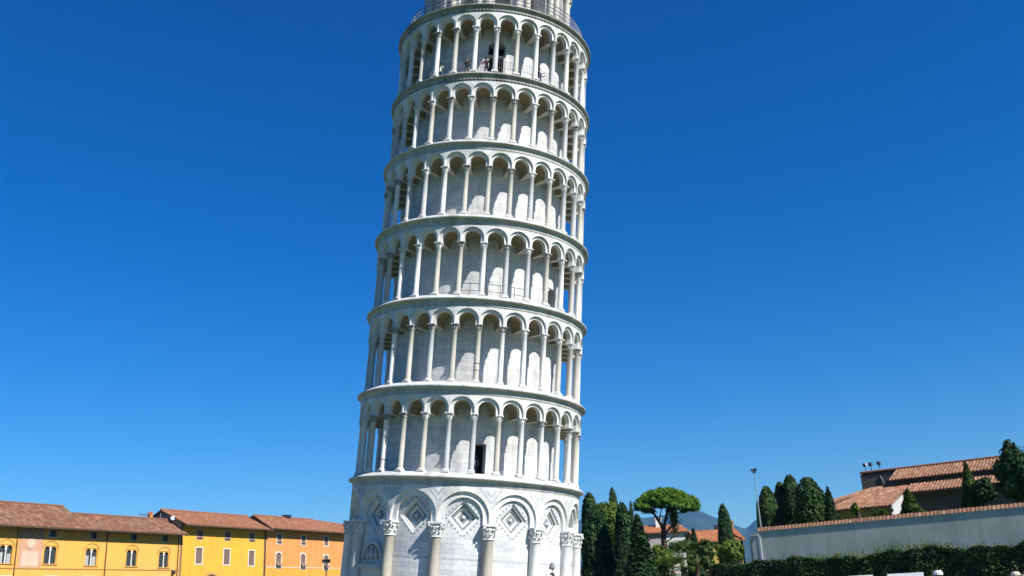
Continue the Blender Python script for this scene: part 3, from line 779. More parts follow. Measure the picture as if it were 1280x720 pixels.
# ---- long yellow house (left)
A0, A1, OH = -30.0, .43, 1.1
o = thing('yellow_house', 'long ochre yellow house with twin arched windows and a pink fresco panel', 'house', hw_((A0+A1)/2, OH, 0), HROT, 'old houses along the square')
L = (A1-A0)/2; X = lambda a: a-(A0+A1)/2                # local x from street coordinate
SL = .57; EZ = 12.0
holes = []
BF = [(-29.0, 9.45), (-25.0, 9.45), (-20.57, 9.45), (-15.86, 9.46), (-11.13, 9.36), (-6.09, 9.36), (-1.76, 9.28)]
for i, (a, z) in enumerate(BF): holes.append(bifora(o, X(a), z, 0, M['yellow'], lit=(i in (2, 4))))
for a in (-24.5, -15.8, -11.06, -6.01, -1.77): holes.append(shuttered(o, X(a), 11.5, .85, .62, 0, frame=False, dark=True))
for a in (-25, -20.5, -15.6, -11.1, -6.2, -1.8): holes.append(shuttered(o, X(a), 6.4, 1.3, 1.9, 0))
for a in (-23, -13, -4): holes.append(shuttered(o, X(a), 1.9, 1.4, 2.6, 0))
wl = MB(); facade(wl, -L, L, 0, EZ+OH*SL-.12, 0, holes)
D = 9.0; zt = EZ+OH*SL-.12; rb1 = 4.85-OH; rb2 = 3.30-OH
wl.face([(-L, 0, 0), (-L, 0, zt), (-L, D, zt), (-L, D, 0)]); wl.face([(L, 0, 0), (L, D, 0), (L, D, zt), (L, 0, zt)])
wl.face([(L, 0, zt), (L, D, zt), (L, rb2, EZ+3.3*SL-.13)]); wl.face([(-L, 0, zt), (-L, rb1, EZ+4.85*SL-.13), (-L, D, zt)])
wl.face([(-L, D, 0), (-L, D, zt), (L, D, zt), (L, D, 0)])
wl.build('wall', M['yellow'], o)
sx = X(-12.2); zr1 = EZ+4.85*SL; zr2 = EZ+3.30*SL
rf = MB()
tiles(rf, (-L-.2, -OH, EZ), (sx, -OH, EZ), (sx, rb1, zr1), (-L-.2, rb1, zr1)); tiles(rf, (sx, -OH, EZ), (L+.15, -OH, EZ), (L+.15, rb2, zr2), (sx, rb2, zr2))
tiles(rf, (sx, D, zr1-(D-rb1)*SL*.9), (-L-.2, D, zr1-(D-rb1)*SL*.9), (-L-.2, rb1, zr1), (sx, rb1, zr1)); tiles(rf, (L+.15, D, zr2-(D-rb2)*.34), (sx, D, zr2-(D-rb2)*.34), (sx, rb2, zr2), (L+.15, rb2, zr2))
for x0, x1, yb, zr in ((-L-.2, sx, rb1, zr1), (sx, L+.15, rb2, zr2)):
    n = int((x1-x0)/.4)
    for i in range(n): rf.tube((x0+(x1-x0)*i/n, yb, zr+.03), (x0+(x1-x0)*(i+.94)/n, yb, zr+.045), .12, .10, 8)
slab(rf, [(-L-.2, -OH, EZ), (L+.15, -OH, EZ), (L+.15, 1.5, EZ+(1.5+OH)*SL), (-L-.2, 1.5, EZ+(1.5+OH)*SL)], .14, 1)
rf.prism([(sx, rb2-.4, zr2-.3), (sx, rb1, zr1-.05), (sx, rb1+2.0, zr1-1.2), (sx, rb2+2.2, zr2-.9)], (-.12, 0, 0), 1)
roof = rf.build('roof', [M['tile_old'], M['wood']], o)
rafters(o, -L, L, OH, EZ, SL)
ch = MB(); ch.box((-.35, -.3, -1.2), (.35, .3, .75)); ch.box((-.42, -.37, .75), (.42, .37, .87)); ch.box((-.32, -.28, 1.1), (.32, .28, 1.2))
for s in (-1, 1): ch.box((s*.3-.05, -.25, .87), (s*.3+.05, .25, 1.1))
cho = ch.build('chimney', M['orange'], roof, False, (X(-1.35), rb2+1.0, zr2-.05)); cho.scale = (.62, .62, .8)
vt = MB()
for k in range(5): vt.tube((X(-3.6)+.35*k, rb2, zr2), (X(-3.6)+.35*k, rb2, zr2+.42), .03, n=5)
vt.box((X(-3.7), rb2-.04, zr2+.38), (X(-2.1), rb2+.04, zr2+.46)); vt.build('roof_bracket', M['iron'], roof)
pn = MB(); pn.box((X(-19.3), -.035, 8.20), (X(-16.8), .02, 11.9)); pnl = pn.build('fresco_panel', M['pinkpanel'], o)
pn = MB(); pn.box((X(-19.0), -.05, 8.32), (X(-17.15), -.036, 9.75)); pn.build('pale_plaque', M['palepanel'], pnl)
pn = MB(); pn.lathe([(.02, 0), (.42, .0), (.46, .03), (.36, .05), (.3, .03), (.02, .03)], 20); mm = pn.build('roundel', M['palepanel'], pnl); mm.location = (X(-18.1), -.036, 10.45); mm.rotation_euler = (PI/2, 0, 0)
sc_ = MB(); sc_.box((-L, -.06, 8.10), (L, .02, 8.20)); sc_.build('string_course', M['hood'], o)
for a in (-19.6, -9.45, .12): downpipe(o, X(a), EZ+.2)
wlm = MB(); wlm.box((-.1, -.35, 0), (.1, 0, .08)); wlm.lathe([(.05, -.35), (.16, -.28), (.18, -.05), (.06, .0)], 10, 0, (0, -.35, 0)); wlm.build('wall_lantern', M['black'], o, False, (X(-.55), 0, 8.0))

# ---- taller lemon yellow house (middle)
A0, A1, OH = .45, 14.05, 1.1; EZ = 13.1; SL = .46
o = thing('yellow_house', 'taller lemon yellow house with brown shuttered windows between its two neighbours', 'house', hw_((A0+A1)/2, OH, 0), HROT, 'old houses along the square')
L = (A1-A0)/2; D = 8.9-OH*2; rb = 4.45-OH; zr = EZ+4.45*SL; zt = EZ+OH*SL-.12
holes = [shuttered(o, X(a), 12.15, .95, 1.0, 0, flap=True, frame=False) for a in (3.25, 7.58, 11.65)]
holes += [shuttered(o, X(a), z, .92, 1.75, 0) for a, z in ((3.24, 9.77), (7.56, 9.72), (11.66, 9.66))]
holes += [shuttered(o, X(a), 2.0, 1.3, 2.6, 0) for a in (2.6, 10.5)]
wl = MB(); facade(wl, -L, L, 0, zt, 0, holes)
for s in (-1, 1): wl.prism([(s*L, 0, 0), (s*L, D, 0), (s*L, D, zt), (s*L, rb, zr-.16), (s*L, 0, zt)], (-s*.3, 0, 0), 1)
wl.face([(-L, D, 0), (-L, D, zt), (L, D, zt), (L, D, 0)]); wl.build('wall', [M['yellow2'], M['mauve']], o)  # gables: grey masonry, colour darkened for the shade under the overhang
rf = MB(); tiles(rf, (-L-.25, -OH, EZ), (L+.2, -OH, EZ), (L+.2, rb, zr), (-L-.25, rb, zr)); tiles(rf, (L+.2, D+OH, EZ), (-L-.25, D+OH, EZ), (-L-.25, rb, zr), (L+.2, rb, zr))
slab(rf, [(-L-.25, -OH, EZ), (L+.2, -OH, EZ), (L+.2, rb, zr), (-L-.25, rb, zr)], .14, 1); slab(rf, [(L+.2, D+OH, EZ), (-L-.25, D+OH, EZ), (-L-.25, rb, zr-.003), (L+.2, rb, zr-.003)], .14, 1)
for i in range(34): rf.tube((-L-.25+.41*i, rb, zr+.03), (-L-.25+.41*i+.39, rb, zr+.045), .12, .10, 8)
roof = rf.build('roof', [M['tile_red'], M['wood']], o); rafters(o, -L, L, OH, EZ, SL)
ar = MB()
for k in range(12):
    t0, t1 = PI*k/12, PI*(k+1)/12
    q = [(X(5.33)+rr*math.cos(t), 6.35+rr*math.sin(t)) for t in (t0, t1) for rr in (1.35, 1.65)]
    ar.face([(q[0][0], -.05, q[0][1]), (q[1][0], -.05, q[1][1]), (q[3][0], -.05, q[3][1]), (q[2][0], -.05, q[2][1])]); ar.face([(q[1][0], -.05, q[1][1]), (q[1][0], .0, q[1][1]), (q[3][0], .0, q[3][1]), (q[3][0], -.05, q[3][1])])
    ar.face([(X(5.33), -.012, 6.35), (q[0][0], -.012, q[0][1]), (q[2][0], -.012, q[2][1])], 1)
ar.box((X(5.33)-1.35, -.014, 0), (X(5.33)+1.35, -.010, 6.35), 1); ar.build('archway', [M['hood'], M['wood']], o)
downpipe(o, X(13.95), EZ+.2)
ds = MB(); ds.lathe([(.02, 0), (.16, .03), (.26, .10)], 16); ds.tube((0, 0, 0), (0, 0, .35), .02); dd = ds.build('satellite_dish', M['white_paint'], o); dd.location = (-L-.30, 1.15, EZ+.85); dd.rotation_euler = (R(70), 0, R(-40))
an = MB(); an.tube((-L-.2, rb, zr-1.2), (-L-.2, rb, zr-.1), .035); an.build('conduit', M['steel'], o)

# ---- salmon orange house (right, runs on behind the tower)
A0, A1, OH = 14.15, 37.5, 1.1; EZ = 13.3; SL = .58
o = thing('orange_house', 'salmon orange house with arched shuttered windows running behind the tower', 'house', hw_((A0+A1)/2, OH, 0), HROT, 'old houses along the square')
L = (A1-A0)/2; D = 7.0; rb = 3.2-OH; zr = EZ+3.2*SL; zt = EZ+OH*SL-.12
holes = [shuttered(o, X(a), 12.15, .82, 1.15, 0, flap=(i < 2)) for i, a in enumerate((16.51, 21.06, 25.61, 30.2, 34.5))]
holes += [shuttered(o, X(a), z, .88, 1.85, 0, flap=True, arched=True) for a, z in ((16.42, 9.52), (21.02, 9.46), (25.6, 9.40), (30.2, 9.4), (34.5, 9.4))]
holes += [shuttered(o, X(a), 2.0, 1.2, 2.5, 0) for a in (18.5, 28)]
wl = MB(); ups = [h for h in holes if h[3] > 8.6]; lows = [h for h in holes if h[3] <= 8.6]
ups2 = [(a, b, max(c, 8.62), d) for a, b, c, d in ups]; 
facade(wl, -L, L, 8.62, zt, 0, ups2, m=0); facade(wl, -L, L, 0, 8.62, 0, lows+[(a, b, c, 8.62) for a, b, c, d in ups if c < 8.62], m=1)
wl.box((-L, .3, 0), (-L+.2, D, zt), 0); wl.box((L-.2, .3, 0), (L, D, zt), 0); wl.box((-L, D-.2, 0), (L, D, zt), 0)
wl.build('wall', [M['orange'], M['amber']], o)
xh = X(25.2); zb = EZ
rf = MB(); tiles(rf, (-L-.25, -OH, EZ), (xh, -OH, EZ), (xh, rb, zr), (-L-.25, rb, zr)); tiles(rf, (xh, -OH, EZ), (L+.4, -OH, EZ), (L+.3, rb-.6, EZ+1.3), (xh, rb, zr))
tiles(rf, (L+.3, rb-.6, EZ+1.3), (L+.4, D+OH, EZ), (xh, rb+.5, zr-.05), (xh, rb, zr)); tiles(rf, (xh, D+OH, EZ), (-L-.25, D+OH, EZ), (-L-.25, rb, zr), (xh, rb, zr))
slab(rf, [(-L-.25, -OH, EZ), (L+.4, -OH, EZ), (L+.4, .5, EZ+(.5+OH)*SL*.8), (-L-.25, .5, EZ+(.5+OH)*SL)], .14, 1)
rf.prism([(-L-.2, -OH+.2, EZ+.02), (-L-.2, rb, zr-.1), (-L-.2, D, EZ-.2), (-L-.2, 0, EZ-.3)], (.15, 0, 0), 1)
for i in range(28): rf.tube((-L-.25+.41*i, rb, zr+.03), (-L-.25+.41*i+.39, rb, zr+.045), .12, .10, 8)
roof = rf.build('roof', [M['tile_red'], M['wood']], o); rafters(o, -L, L, OH, EZ, SL)
rv = MB(); rv.box((-.5, -.3, -.3), (.5, .3, .18)); rv.box((-.6, -.38, .18), (.6, .38, .26)); rv.build('roof_vent', M['black'], roof, False, (X(20.2), rb+.1, zr+.1))
sc_ = MB(); sc_.box((-L, -.05, 8.58), (L, .01, 8.66)); sc_.build('string_course', M['frame'], o)

# ================================================================== street lamps
def floodlight(mb, c, yaw, pitch, s=1.0, m0=0, m1=1):
    rot = Matrix.Rotation(yaw, 3, 'Z') @ Matrix.Rotation(pitch, 3, 'X')
    mb.box((-.28*s, -.10*s, -.22*s), (.28*s, .12*s, .22*s), m0, rot, c); mb.box((-.25*s, -.125*s, -.19*s), (.25*s, -.101*s, .19*s), m1, rot, c)
    mb.box((-.32*s, -.13*s, .221*s), (.32*s, .05*s, .25*s), m0, rot, c)
p = at(408, 704, 28); lp = thing('floodlight_mast', 'slim mast with a cluster of floodlights before the salmon house', 'lamp post', (p.x, p.y, 0))
mb = MB(); mb.lathe([(.16, 0), (.14, .4), (.09, .45), (.07, p.z)], 10); mb.build('pole', M['iron'], lp)
mb = MB(); mb.box((-.34, -.05, p.z), (.34, .05, p.z+.08)); mb.build('crossbar', M['iron'], lp)
for dx, yw_, pt in ((-.27, .5, .3), (.02, -.2, .35), (.27, -.9, .3)):
    mb = MB(); floodlight(mb, (0, 0, 0), yw_, pt, .55); mb.build('floodlight', [M['black'], M['glass']], lp, False, (dx, -.05, p.z+.22))
p = at(942.2, 590, -12.2); lp = thing('floodlight_mast', 'tall thin grey mast with floodlights at the near end of the pale wall', 'lamp post', (p.x, p.y, 0))
mb = MB(); mb.lathe([(.13, 0), (.11, .5), (.05, 4), (.026, p.z)], 10); mb.build('pole', M['steel'], lp)
mb = MB(); mb.box((-.11, -.025, p.z-.04), (.11, .025, p.z)); mb.build('crossbar', M['steel'], lp)
for dx, yw_, dz in ((-.10, .7, .10), (.03, .3, .0), (.09, -.5, .14)):
    mb = MB(); floodlight(mb, (0, 0, 0), yw_, .4, .30); mb.build('floodlight', [M['bluegrey'], M['glass']], lp, False, (dx, -.03, p.z+dz))

# ================================================================== garden wall (right)
W0 = Vector((17.45, -13.5, 0)); WD = (Vector((28.52, -21.87, 0))-Vector((17.58, -13.6, 0))).normalized(); WN = Vector((WD.y, -WD.x, 0))
if WN.y > 0: WN = -WN
wang = math.atan2(WD.y, WD.x)
gw = thing('garden_wall', 'long grey plastered wall with a terracotta tile coping above the hedge', 'wall', W0, wang)
LW = 26.0
mb = MB(); mb.box((0, 0, 0), (LW, .45, 5.28)); mb.build('wall_face', M['greywall'], gw)
cp = MB(); tiles(cp, (-.05, -.055, 5.30), (LW, -.055, 5.30), (LW, .27, 5.52), (-.05, .27, 5.52), 0, .2, .3, .014); tiles(cp, (LW, .62, 5.36), (-.05, .62, 5.36), (-.05, .27, 5.52), (LW, .27, 5.52), 0, .2, .3, .035)
cp.box((-.05, -.03, 5.2), (LW, .55, 5.3), 1); cp.build('coping', [M['tile_coping'], M['greywall']], gw)
mb = MB(); mb.box((-.42, -.06, 0), (-.04, .55, 5.05)); mb.box((-.48, -.12, 5.05), (.02, .6, 5.18)); mb.box((-.62, .15, 0), (-.42, .6, 4.95)); mb.build('end_pier', M['greywall'], gw)
mb = MB(); mb.box((-.035, -.075, 0), (.10, .0, 5.04)); mb.build('quoin_strip', M['white_paint'], gw)

# ================================================================== foliage
def leaf_mesh(name, C, Wd, Ht, mat, upright=0.0, out=None, seed=0, droop=0):
    """many small leaf-sprays: C (n,3) centres; random quads, biased to stand upright or face outward"""
    r = np.random.default_rng(seed); n = len(C)
    if out is None: nrm = r.normal(size=(n, 3))
    else: nrm = out + r.normal(size=(n, 3))*.55
    nrm /= np.linalg.norm(nrm, axis=1)[:, None]+1e-9
    up = r.normal(size=(n, 3)); up[:, 2] += upright*4
    up -= (up*nrm).sum(1)[:, None]*nrm; up /= np.linalg.norm(up, axis=1)[:, None]+1e-9
    sd = np.cross(nrm, up); s = r.uniform(.65, 1.35, n)[:, None]
    a = sd*Wd*.5*s; b = up*Ht*.5*s
    V = np.stack([C-b, C+a-b*.1, C+b, C-a-b*.1], 1).reshape(-1, 3)
    me = bpy.data.meshes.new(name); F = np.arange(n*4).reshape(n, 4)
    me.from_pydata(V.tolist(), [], F.tolist()); me.materials.append(mat)
    uv = np.repeat(r.uniform(size=(n, 2)), 4, 0).astype(np.float32)
    me.uv_layers.new(name='UVMap').data.foreach_set('uv', uv.ravel()); me.update(); return me
def cypress_pts(n, h, rad, shape, seed, bumps=40):
    """points spread through a columnar crown; shape(t) gives radius 0..1 at height fraction t"""
    r = np.random.default_rng(seed)
    t = r.uniform(0, 1, n*3); keep = r.uniform(size=n*3) < shape(t)/shape(np.linspace(0, 1, 99)).max(); t = t[keep][:n]; n = len(t)
    a = r.uniform(0, 2*PI, n)
    bt = r.uniform(0, 1, bumps); ba = r.uniform(0, 2*PI, bumps); bs_ = r.uniform(-.34, .26, bumps)
    m = np.ones(n)
    for q in range(bumps):
        da = np.abs((a-ba[q]+PI) % (2*PI)-PI); m += bs_[q]*np.exp(-(da/.6)**2-((t-bt[q])/.055)**2)
    rr = rad*shape(t)*m*(1-.55*r.uniform(0, 1, n)**2.2)
    C = np.stack([rr*np.cos(a), rr*np.sin(a), t*h], 1)
    out = np.stack([np.cos(a), np.sin(a), np.full(n, .35)], 1)
    return C, out
SH_CYP = lambda t: np.clip((1-t)**.52*(.62+.8*t)*np.minimum(1, t/.06+.55), .012, 1)*1.25
SH_CONE = lambda t: np.clip((1-t)**.85*np.minimum(1, t/.05+.6), .01, 1)
SH_OVAL = lambda t: np.clip(np.sqrt(np.clip(1-((t-.42)/.585)**2, 0, 1)), .02, 1)
CYP = {}
for nm, sh, sd in (('slim', SH_CYP, 1), ('slim2', SH_CYP, 2), ('cone', SH_CONE, 3), ('cone2', SH_CONE, 4), ('oval', SH_OVAL, 5), ('oval2', SH_OVAL, 6)):
    C, o_ = cypress_pts(6500, 10.0, 1.0 if nm[0] != 'o' else 1.25, sh, sd)
    mt = M['cypress'] if nm[0] in 's' else (M['thuja'] if nm[0] == 'o' else M['cypress'])
    CYP[nm] = leaf_mesh('crown_'+nm, C, .17, .42, mt, .9, o_, sd)
CYP['cone_bright'] = CYP['cone2'].copy(); CYP['cone_bright'].materials[0] = M['mid']
def cypress(kind, px, top, wpx, Y, label, cb=None, base_z=0.0, cat='tree', name='cypress_tree', group='cypress trees', lean=0):
    P = at(px, top, Y); h = P.z-base_z; k = ppm(Y); wm = wpx/k*1.05
    t = thing(name, label, cat, (P.x, P.y, base_z), random.uniform(0, 6), group)
    mt = MB(); mt.lathe([(.22, 0), (.17, h*.15), (.10, h*.5), (.03, h*.9)], 8); mt.build('trunk', M['bark_dark'], t)
    rad = 1.0 if kind[0] != 'o' else 1.25
    cb = h*.03 if cb is None else cb
    c = link('crown', CYP[kind], t, (0, 0, cb)); c.scale = (wm/2/rad, wm/2/rad, (h-cb)/10)
    if lean: t.rotation_euler[1] = lean
    return t
# right of the tower
cypress('slim', 736, 617, 32, 24, 'dark cypress standing closest to the white tower')
cypress('slim2', 751, 641, 24, 21, 'low dark cypress under the pale green round tree')
cypress('slim', 765, 611, 19, 42, 'thin cypress whose pointed tip rises behind the pale green round tree')
cypress('slim2', 777, 629, 30, 19, 'dark cypress directly behind the broad conical one')
cypress('cone', 796, 643, 60, 9, 'broad conical dark cypress left of the umbrella pine trunk')
cypress('slim', 788, 627, 9, 62, 'small dark cypress peeping out left of the umbrella pine crown')
cypress('cone2', 866, 660, 26, 28, 'small conical evergreen at the right end of the white walled house', 3.5)
cypress('slim2', 903, 631, 24, 3, 'dark cypress in front of the orange roofed house with the chimney')
# behind the wall
cypress('slim', 946, 628, 8, 8, 'very thin dark cypress just behind the tall grey mast', group='evergreens behind the wall')
cypress('oval', 957, 608, 25, -1, 'rounded evergreen right beside the tall grey mast', 4.4, group='evergreens behind the wall')
cypress('oval2', 974, 603, 22, 1, 'narrow evergreen second from the mast, leaning on a taller one', 4.2, group='evergreens behind the wall')
cypress('oval', 986, 594, 27, 0, 'tallest evergreen of the clump behind the wall', 3.4, group='evergreens behind the wall')
cypress('oval2', 1008, 597, 37, -3, 'widest rounded evergreen of the clump behind the wall', 4.0, group='evergreens behind the wall')
cypress('cone', 1034, 608, 26, -6, 'small conical cypress left of the tiled building behind the wall', 5.0, group='evergreens behind the wall')
cypress('cone_bright', 1206, 577, 34, -7, 'bright green pointed cypress against the tiled roof', 5.2, group='evergreens behind the wall')
cypress('cone_bright', 1139, 611, 36, -6, 'bushy leaning green conifer beside the small white gable wall', 5.6, group='evergreens behind the wall', lean=.06)

def blob_tree(px, py, wpx, hpx, Y, mat, label, name='leafy_tree', cat='tree', n=5000, clumps=30, leaf=.30, seed=1, trunk=True, group='broadleaf trees', base=0):
    P = at(px, py, Y); k = ppm(Y); W, H = wpx/k/2, hpx/k/2
    r = np.random.default_rng(seed)
    t = thing(name, label, cat, (P.x, P.y, base), 0, group)
    d = r.normal(size=(clumps, 3)); d /= np.linalg.norm(d, axis=1)[:, None]
    cc = d*np.array([W, W, H])*r.uniform(.45, .92, (clumps, 1)); cr = r.uniform(.22, .42, clumps)*min(W, H)
    i = r.integers(0, clumps, n); q = r.normal(size=(n, 3)); q /= np.linalg.norm(q, axis=1)[:, None]
    C = cc[i]+q*(cr[i]*r.uniform(.4, 1.1, n))[:, None]; C[:, 2] += P.z-base
    link('crown', leaf_mesh('crown', C, leaf*.75, leaf, mat, .1, q+d[i]*.6, seed), t)
    if trunk:
        mt = MB(); zc = P.z-base; mt.tube((0, 0, 0), (.1, 0, zc-H*.5), .2, .12, 8)
        for j in range(6):
            c = cc[j]*.7; mt.tube((.08, 0, max(.2, zc-H*.8)), (c[0], c[1], zc+c[2]), .09, .03, 6)
        mt.build('trunk', M['bark'], t)
    return t
blob_tree(757, 654, 40, 50, 31, M['bright'], 'pale green round tree between dark cypresses beside the tower', seed=3, n=9000, clumps=60, leaf=.27)
blob_tree(826, 700, 34, 34, 12, M['bright'], 'yellow green bushy tree at the foot of the umbrella pine', seed=4, n=7000, clumps=50, leaf=.2)
blob_tree(1070, 634, 13, 22, -8, M['bright'], 'thin yellow green sapling behind the wall coping', name='sapling', seed=5, n=700, clumps=12, leaf=.22)
blob_tree(1230, 614, 34, 32, -8, M['hedge'], 'dark rounded bush right of the pointed green cypress', name='bush', seed=6, n=5000, clumps=60, leaf=.18)
blob_tree(1270, 590, 50, 78, -13, M['cypress'], 'big dark glossy tree at the right edge above the wall', seed=7, n=12000, clumps=110, leaf=.2)
blob_tree(912, 689, 40, 26, -7, M['bright'], 'low yellow green shrub beside the end of the grey wall', name='shrub', seed=8, n=5000, clumps=50, leaf=.17)
blob_tree(884, 694, 20, 40, 8, M['ochre'] and M['mid'], 'shadowed leafy shrub between the palm and the dark cypress', name='shrub', seed=9, n=4000, clumps=50, leaf=.2)
blob_tree(1100, 640, 40, 8, -13.5, M['mid'], 'ivy creeping along the top of the grey wall', name='ivy', cat='plant', seed=10, n=900, clumps=16, leaf=.16, trunk=False, group=None, base=4.6)

# umbrella pine
def umbrella_pine():
    Y = 30; k = ppm(Y); B = at(831, 700, Y); top = at(832, 610, Y); frk = at(830, 661, Y)
    t = thing('umbrella_pine', 'umbrella pine with a broad flat bright green crown on a forked trunk', 'tree', (B.x, B.y, 0))
    o0 = Vector((B.x, B.y, 0)); q = lambda px, py, dy=0: at(px, py, Y+dy)-o0
    mb = MB()
    def limb(pts, r0, r1):
        for i in range(len(pts)-1):
            a = r0+(r1-r0)*i/(len(pts)-1); b = r0+(r1-r0)*(i+1)/(len(pts)-1); mb.tube(pts[i], pts[i+1], a, b, 8)
    limb([Vector((0, 0, 0)), q(831, 690), q(829.5, 672), q(829.5, 660)], .34, .26)
    limb([q(829.5, 661), q(824, 652), q(818, 643, -.5), q(812, 634, -1)], .20, .08)
    limb([q(829.5, 661), q(832, 650), q(834, 640, .6), q(838, 630, 1)], .19, .08)
    limb([q(830, 668), q(836, 662, .5), q(841, 655, 1), q(842, 640, 1.4)], .13, .06)
    limb([q(831, 679), q(838, 674, -.6), q(847, 667, -1)], .10, .05)
    limb([q(818, 643, -.5), q(806, 636, -1.5), q(800, 630, -1)], .09, .03)
    limb([q(834, 640, .6), q(850, 634, 1), q(862, 630, 0)], .09, .03)
    limb([q(824, 652), q(826, 640, -2), q(830, 632, -2.6)], .09, .03)
    mb.build('trunk', M['bark'], t, True)
    r = np.random.default_rng(21); cl = 300
    L_, R_ = q(791, 628), q(874, 632); cx = (L_+R_)/2; W = (R_-L_).length/2
    a = r.uniform(0, 2*PI, cl); rr = np.sqrt(r.uniform(0, 1, cl))
    zt = (top-o0).z; zb = q(832, 640).z
    dome = (zt-.22)-(zt-zb-.9)*rr**2.6
    cc = np.stack([cx.x+W*.93*rr*np.cos(a), cx.y+W*.93*rr*np.sin(a), dome-r.uniform(0, 1, cl)**1.2*1.35*(1-rr*.5)], 1)
    cc[:, 2] -= .055*(cc[:, 0]-cx.x)
    n = 42000; i = r.integers(0, cl, n); d = r.normal(size=(n, 3)); d /= np.linalg.norm(d, axis=1)[:, None]; d[:, 2] = np.abs(d[:, 2])*1.0-.25
    cr = r.uniform(.36, .56, cl)
    C = cc[i]+d*(cr[i]*r.uniform(.35, 1.05, n))[:, None]
    c2 = np.array(q(842, 648, 1.4)); d2 = r.normal(size=(1100, 3)); C = np.concatenate([C, c2+d2*np.array([.22, .25, .75])]); d = np.concatenate([d, d2*.5])   # tuft hanging low at the right
    link('crown', leaf_mesh('crown', C, .10, .28, M['pine'], .5, d+np.array([0, 0, .5]), 22), t)
umbrella_pine()

def palm(px, top, Y, label, nfr=26, fl=1.5, seed=0, drop=1.0, skirt=True):
    P = at(px, top, Y); r = np.random.default_rng(seed)
    t = thing('palm_tree', label, 'palm', (P.x, P.y, 0), 0, 'fan palms among the shrubs')
    mb = MB(); zc = P.z-fl*.55
    for k in range(8): mb.tube((.05*math.sin(k), 0, zc*k/8), (.05*math.sin(k+1), 0, zc*(k+1)/8), .17+.02*(k % 2), .15, 9)
    mb.build('trunk', M['bark'], t)
    V, F, UV = [], [], []
    for f in range(nfr):
        az = 2*PI*f/nfr*2.4+r.uniform(-.2, .2); el = r.uniform(-.5, 1.35); Lf = fl*r.uniform(.75, 1.1); w_ = r.uniform(0, 1)
        hd = np.array([math.cos(az)*math.cos(el), math.sin(az)*math.cos(el), math.sin(el)])
        tip0 = np.array([0, 0, zc])+hd*Lf*.45
        sd = np.cross(hd, [0, 0, 1.0]); sd /= np.linalg.norm(sd)+1e-9; up_ = np.cross(sd, hd)
        for b in np.linspace(-1.25, 1.25, 13):          # fan blades
            dr = hd*math.cos(b)+sd*math.sin(b); e = tip0+dr*Lf*.6-np.array([0, 0, 1])*Lf*.22*abs(b)*drop+up_*.02; mdl = tip0+dr*Lf*.32
            wv = np.cross(dr, up_)*.035
            s0 = len(V); V += [tip0, mdl+wv, e, mdl-wv]; F.append((s0, s0+1, s0+2, s0+3)); UV += [(w_, w_)]*4
        s0 = len(V); c = np.array([0, 0, zc]); V += [c-sd*.015, c+sd*.015, tip0+sd*.015, tip0-sd*.015]; F.append((s0, s0+1, s0+2, s0+3)); UV += [(w_, w_)]*4
    me = bpy.data.meshes.new('crown'); me.from_pydata([tuple(v) for v in V], [], F); me.materials.append(M['mid'])
    me.uv_layers.new(name='UVMap').data.foreach_set('uv', np.array(UV, np.float32).ravel()); link('crown', me, t)
palm(850, 684, 14, 'bushy fan palm in front of the white walled house', 44, 2.1, 1)
palm(839, 698, 10, 'shorter fan palm at the left below the bushy one', 36, 1.6, 2)
palm(868, 681, 11, 'fan palm on a visible grey trunk right of the white wall', 30, 1.5, 3)

# ================================================================== hedge
def hedge():
    r = np.random.default_rng(31)
    o = thing('hedge', 'long dark clipped hedge with loose sprouting top in front of the grey wall', 'hedge', W0+WN*1.3, wang)
    Lh0, Lh1 = -2.6, 25.0
    n = 56000; x = r.uniform(Lh0, Lh1, n)
    top = 3.55+.10*np.sin(x*.9)+.07*np.sin(x*2.7+1)+.05*np.sin(x*6.1)+np.where(x < 0, .12*np.minimum(1, -x/2), 0)
    z = .08+(top-.08)*r.uniform(0, 1, n)**.62
    dep = .16*np.sin(x*2.1+z*1.7)+.12*np.sin(x*5.3-z*3.1)
    y = -.45+dep*.6+r.uniform(0, 1, n)**1.5*.9
    # flat top skin
    m = n//5; z[:m] = top[:m]-r.uniform(0, .12, m); y[:m] = r.uniform(-.5, .8, m)
    C = np.stack([x, y, z], 1); out = np.tile(np.array([0, -1, .25]), (n, 1)); out[:m] = (0, -.2, 1)
    link('foliage', leaf_mesh('hedge_foliage', C, .075, .13, M['hedge'], .3, out, 32), o)
    core = MB(); core.box((Lh0+.1, -.1, 0), (Lh1-.1, .7, 3.35)); core.build('branches', M['bark_dark'], o)
    # soft shoots along the top
    k = 420; xs = np.sort(np.concatenate([r.uniform(Lh0, Lh1, k//2), r.uniform(3, 10.5, k//2)])); L2 = []; 
    for X_ in xs:
        h = r.uniform(.10, .38)*(1.35 if 5 < X_ < 9 else .9); y_ = r.uniform(-.4, .5); dx = r.uniform(-.06, .06)
        t0 = 3.5+.10*math.sin(X_*.9)+.07*math.sin(X_*2.7+1)
        for j in range(9):
            f = j/8; L2.append((X_+dx*f+r.normal()*.018, y_+r.normal()*.018, t0+h*f))
    link('shoots', leaf_mesh('hedge_shoots', np.array(L2), .035, .11, M['sprout'], .8, None, 33), o)
hedge()

# ================================================================== tiled building behind the wall
RA = Vector((37.38, 17.35, 0)); RD = Vector((.81, -.59, 0)).normalized(); RN = Vector((-RD.y, RD.x, 0))
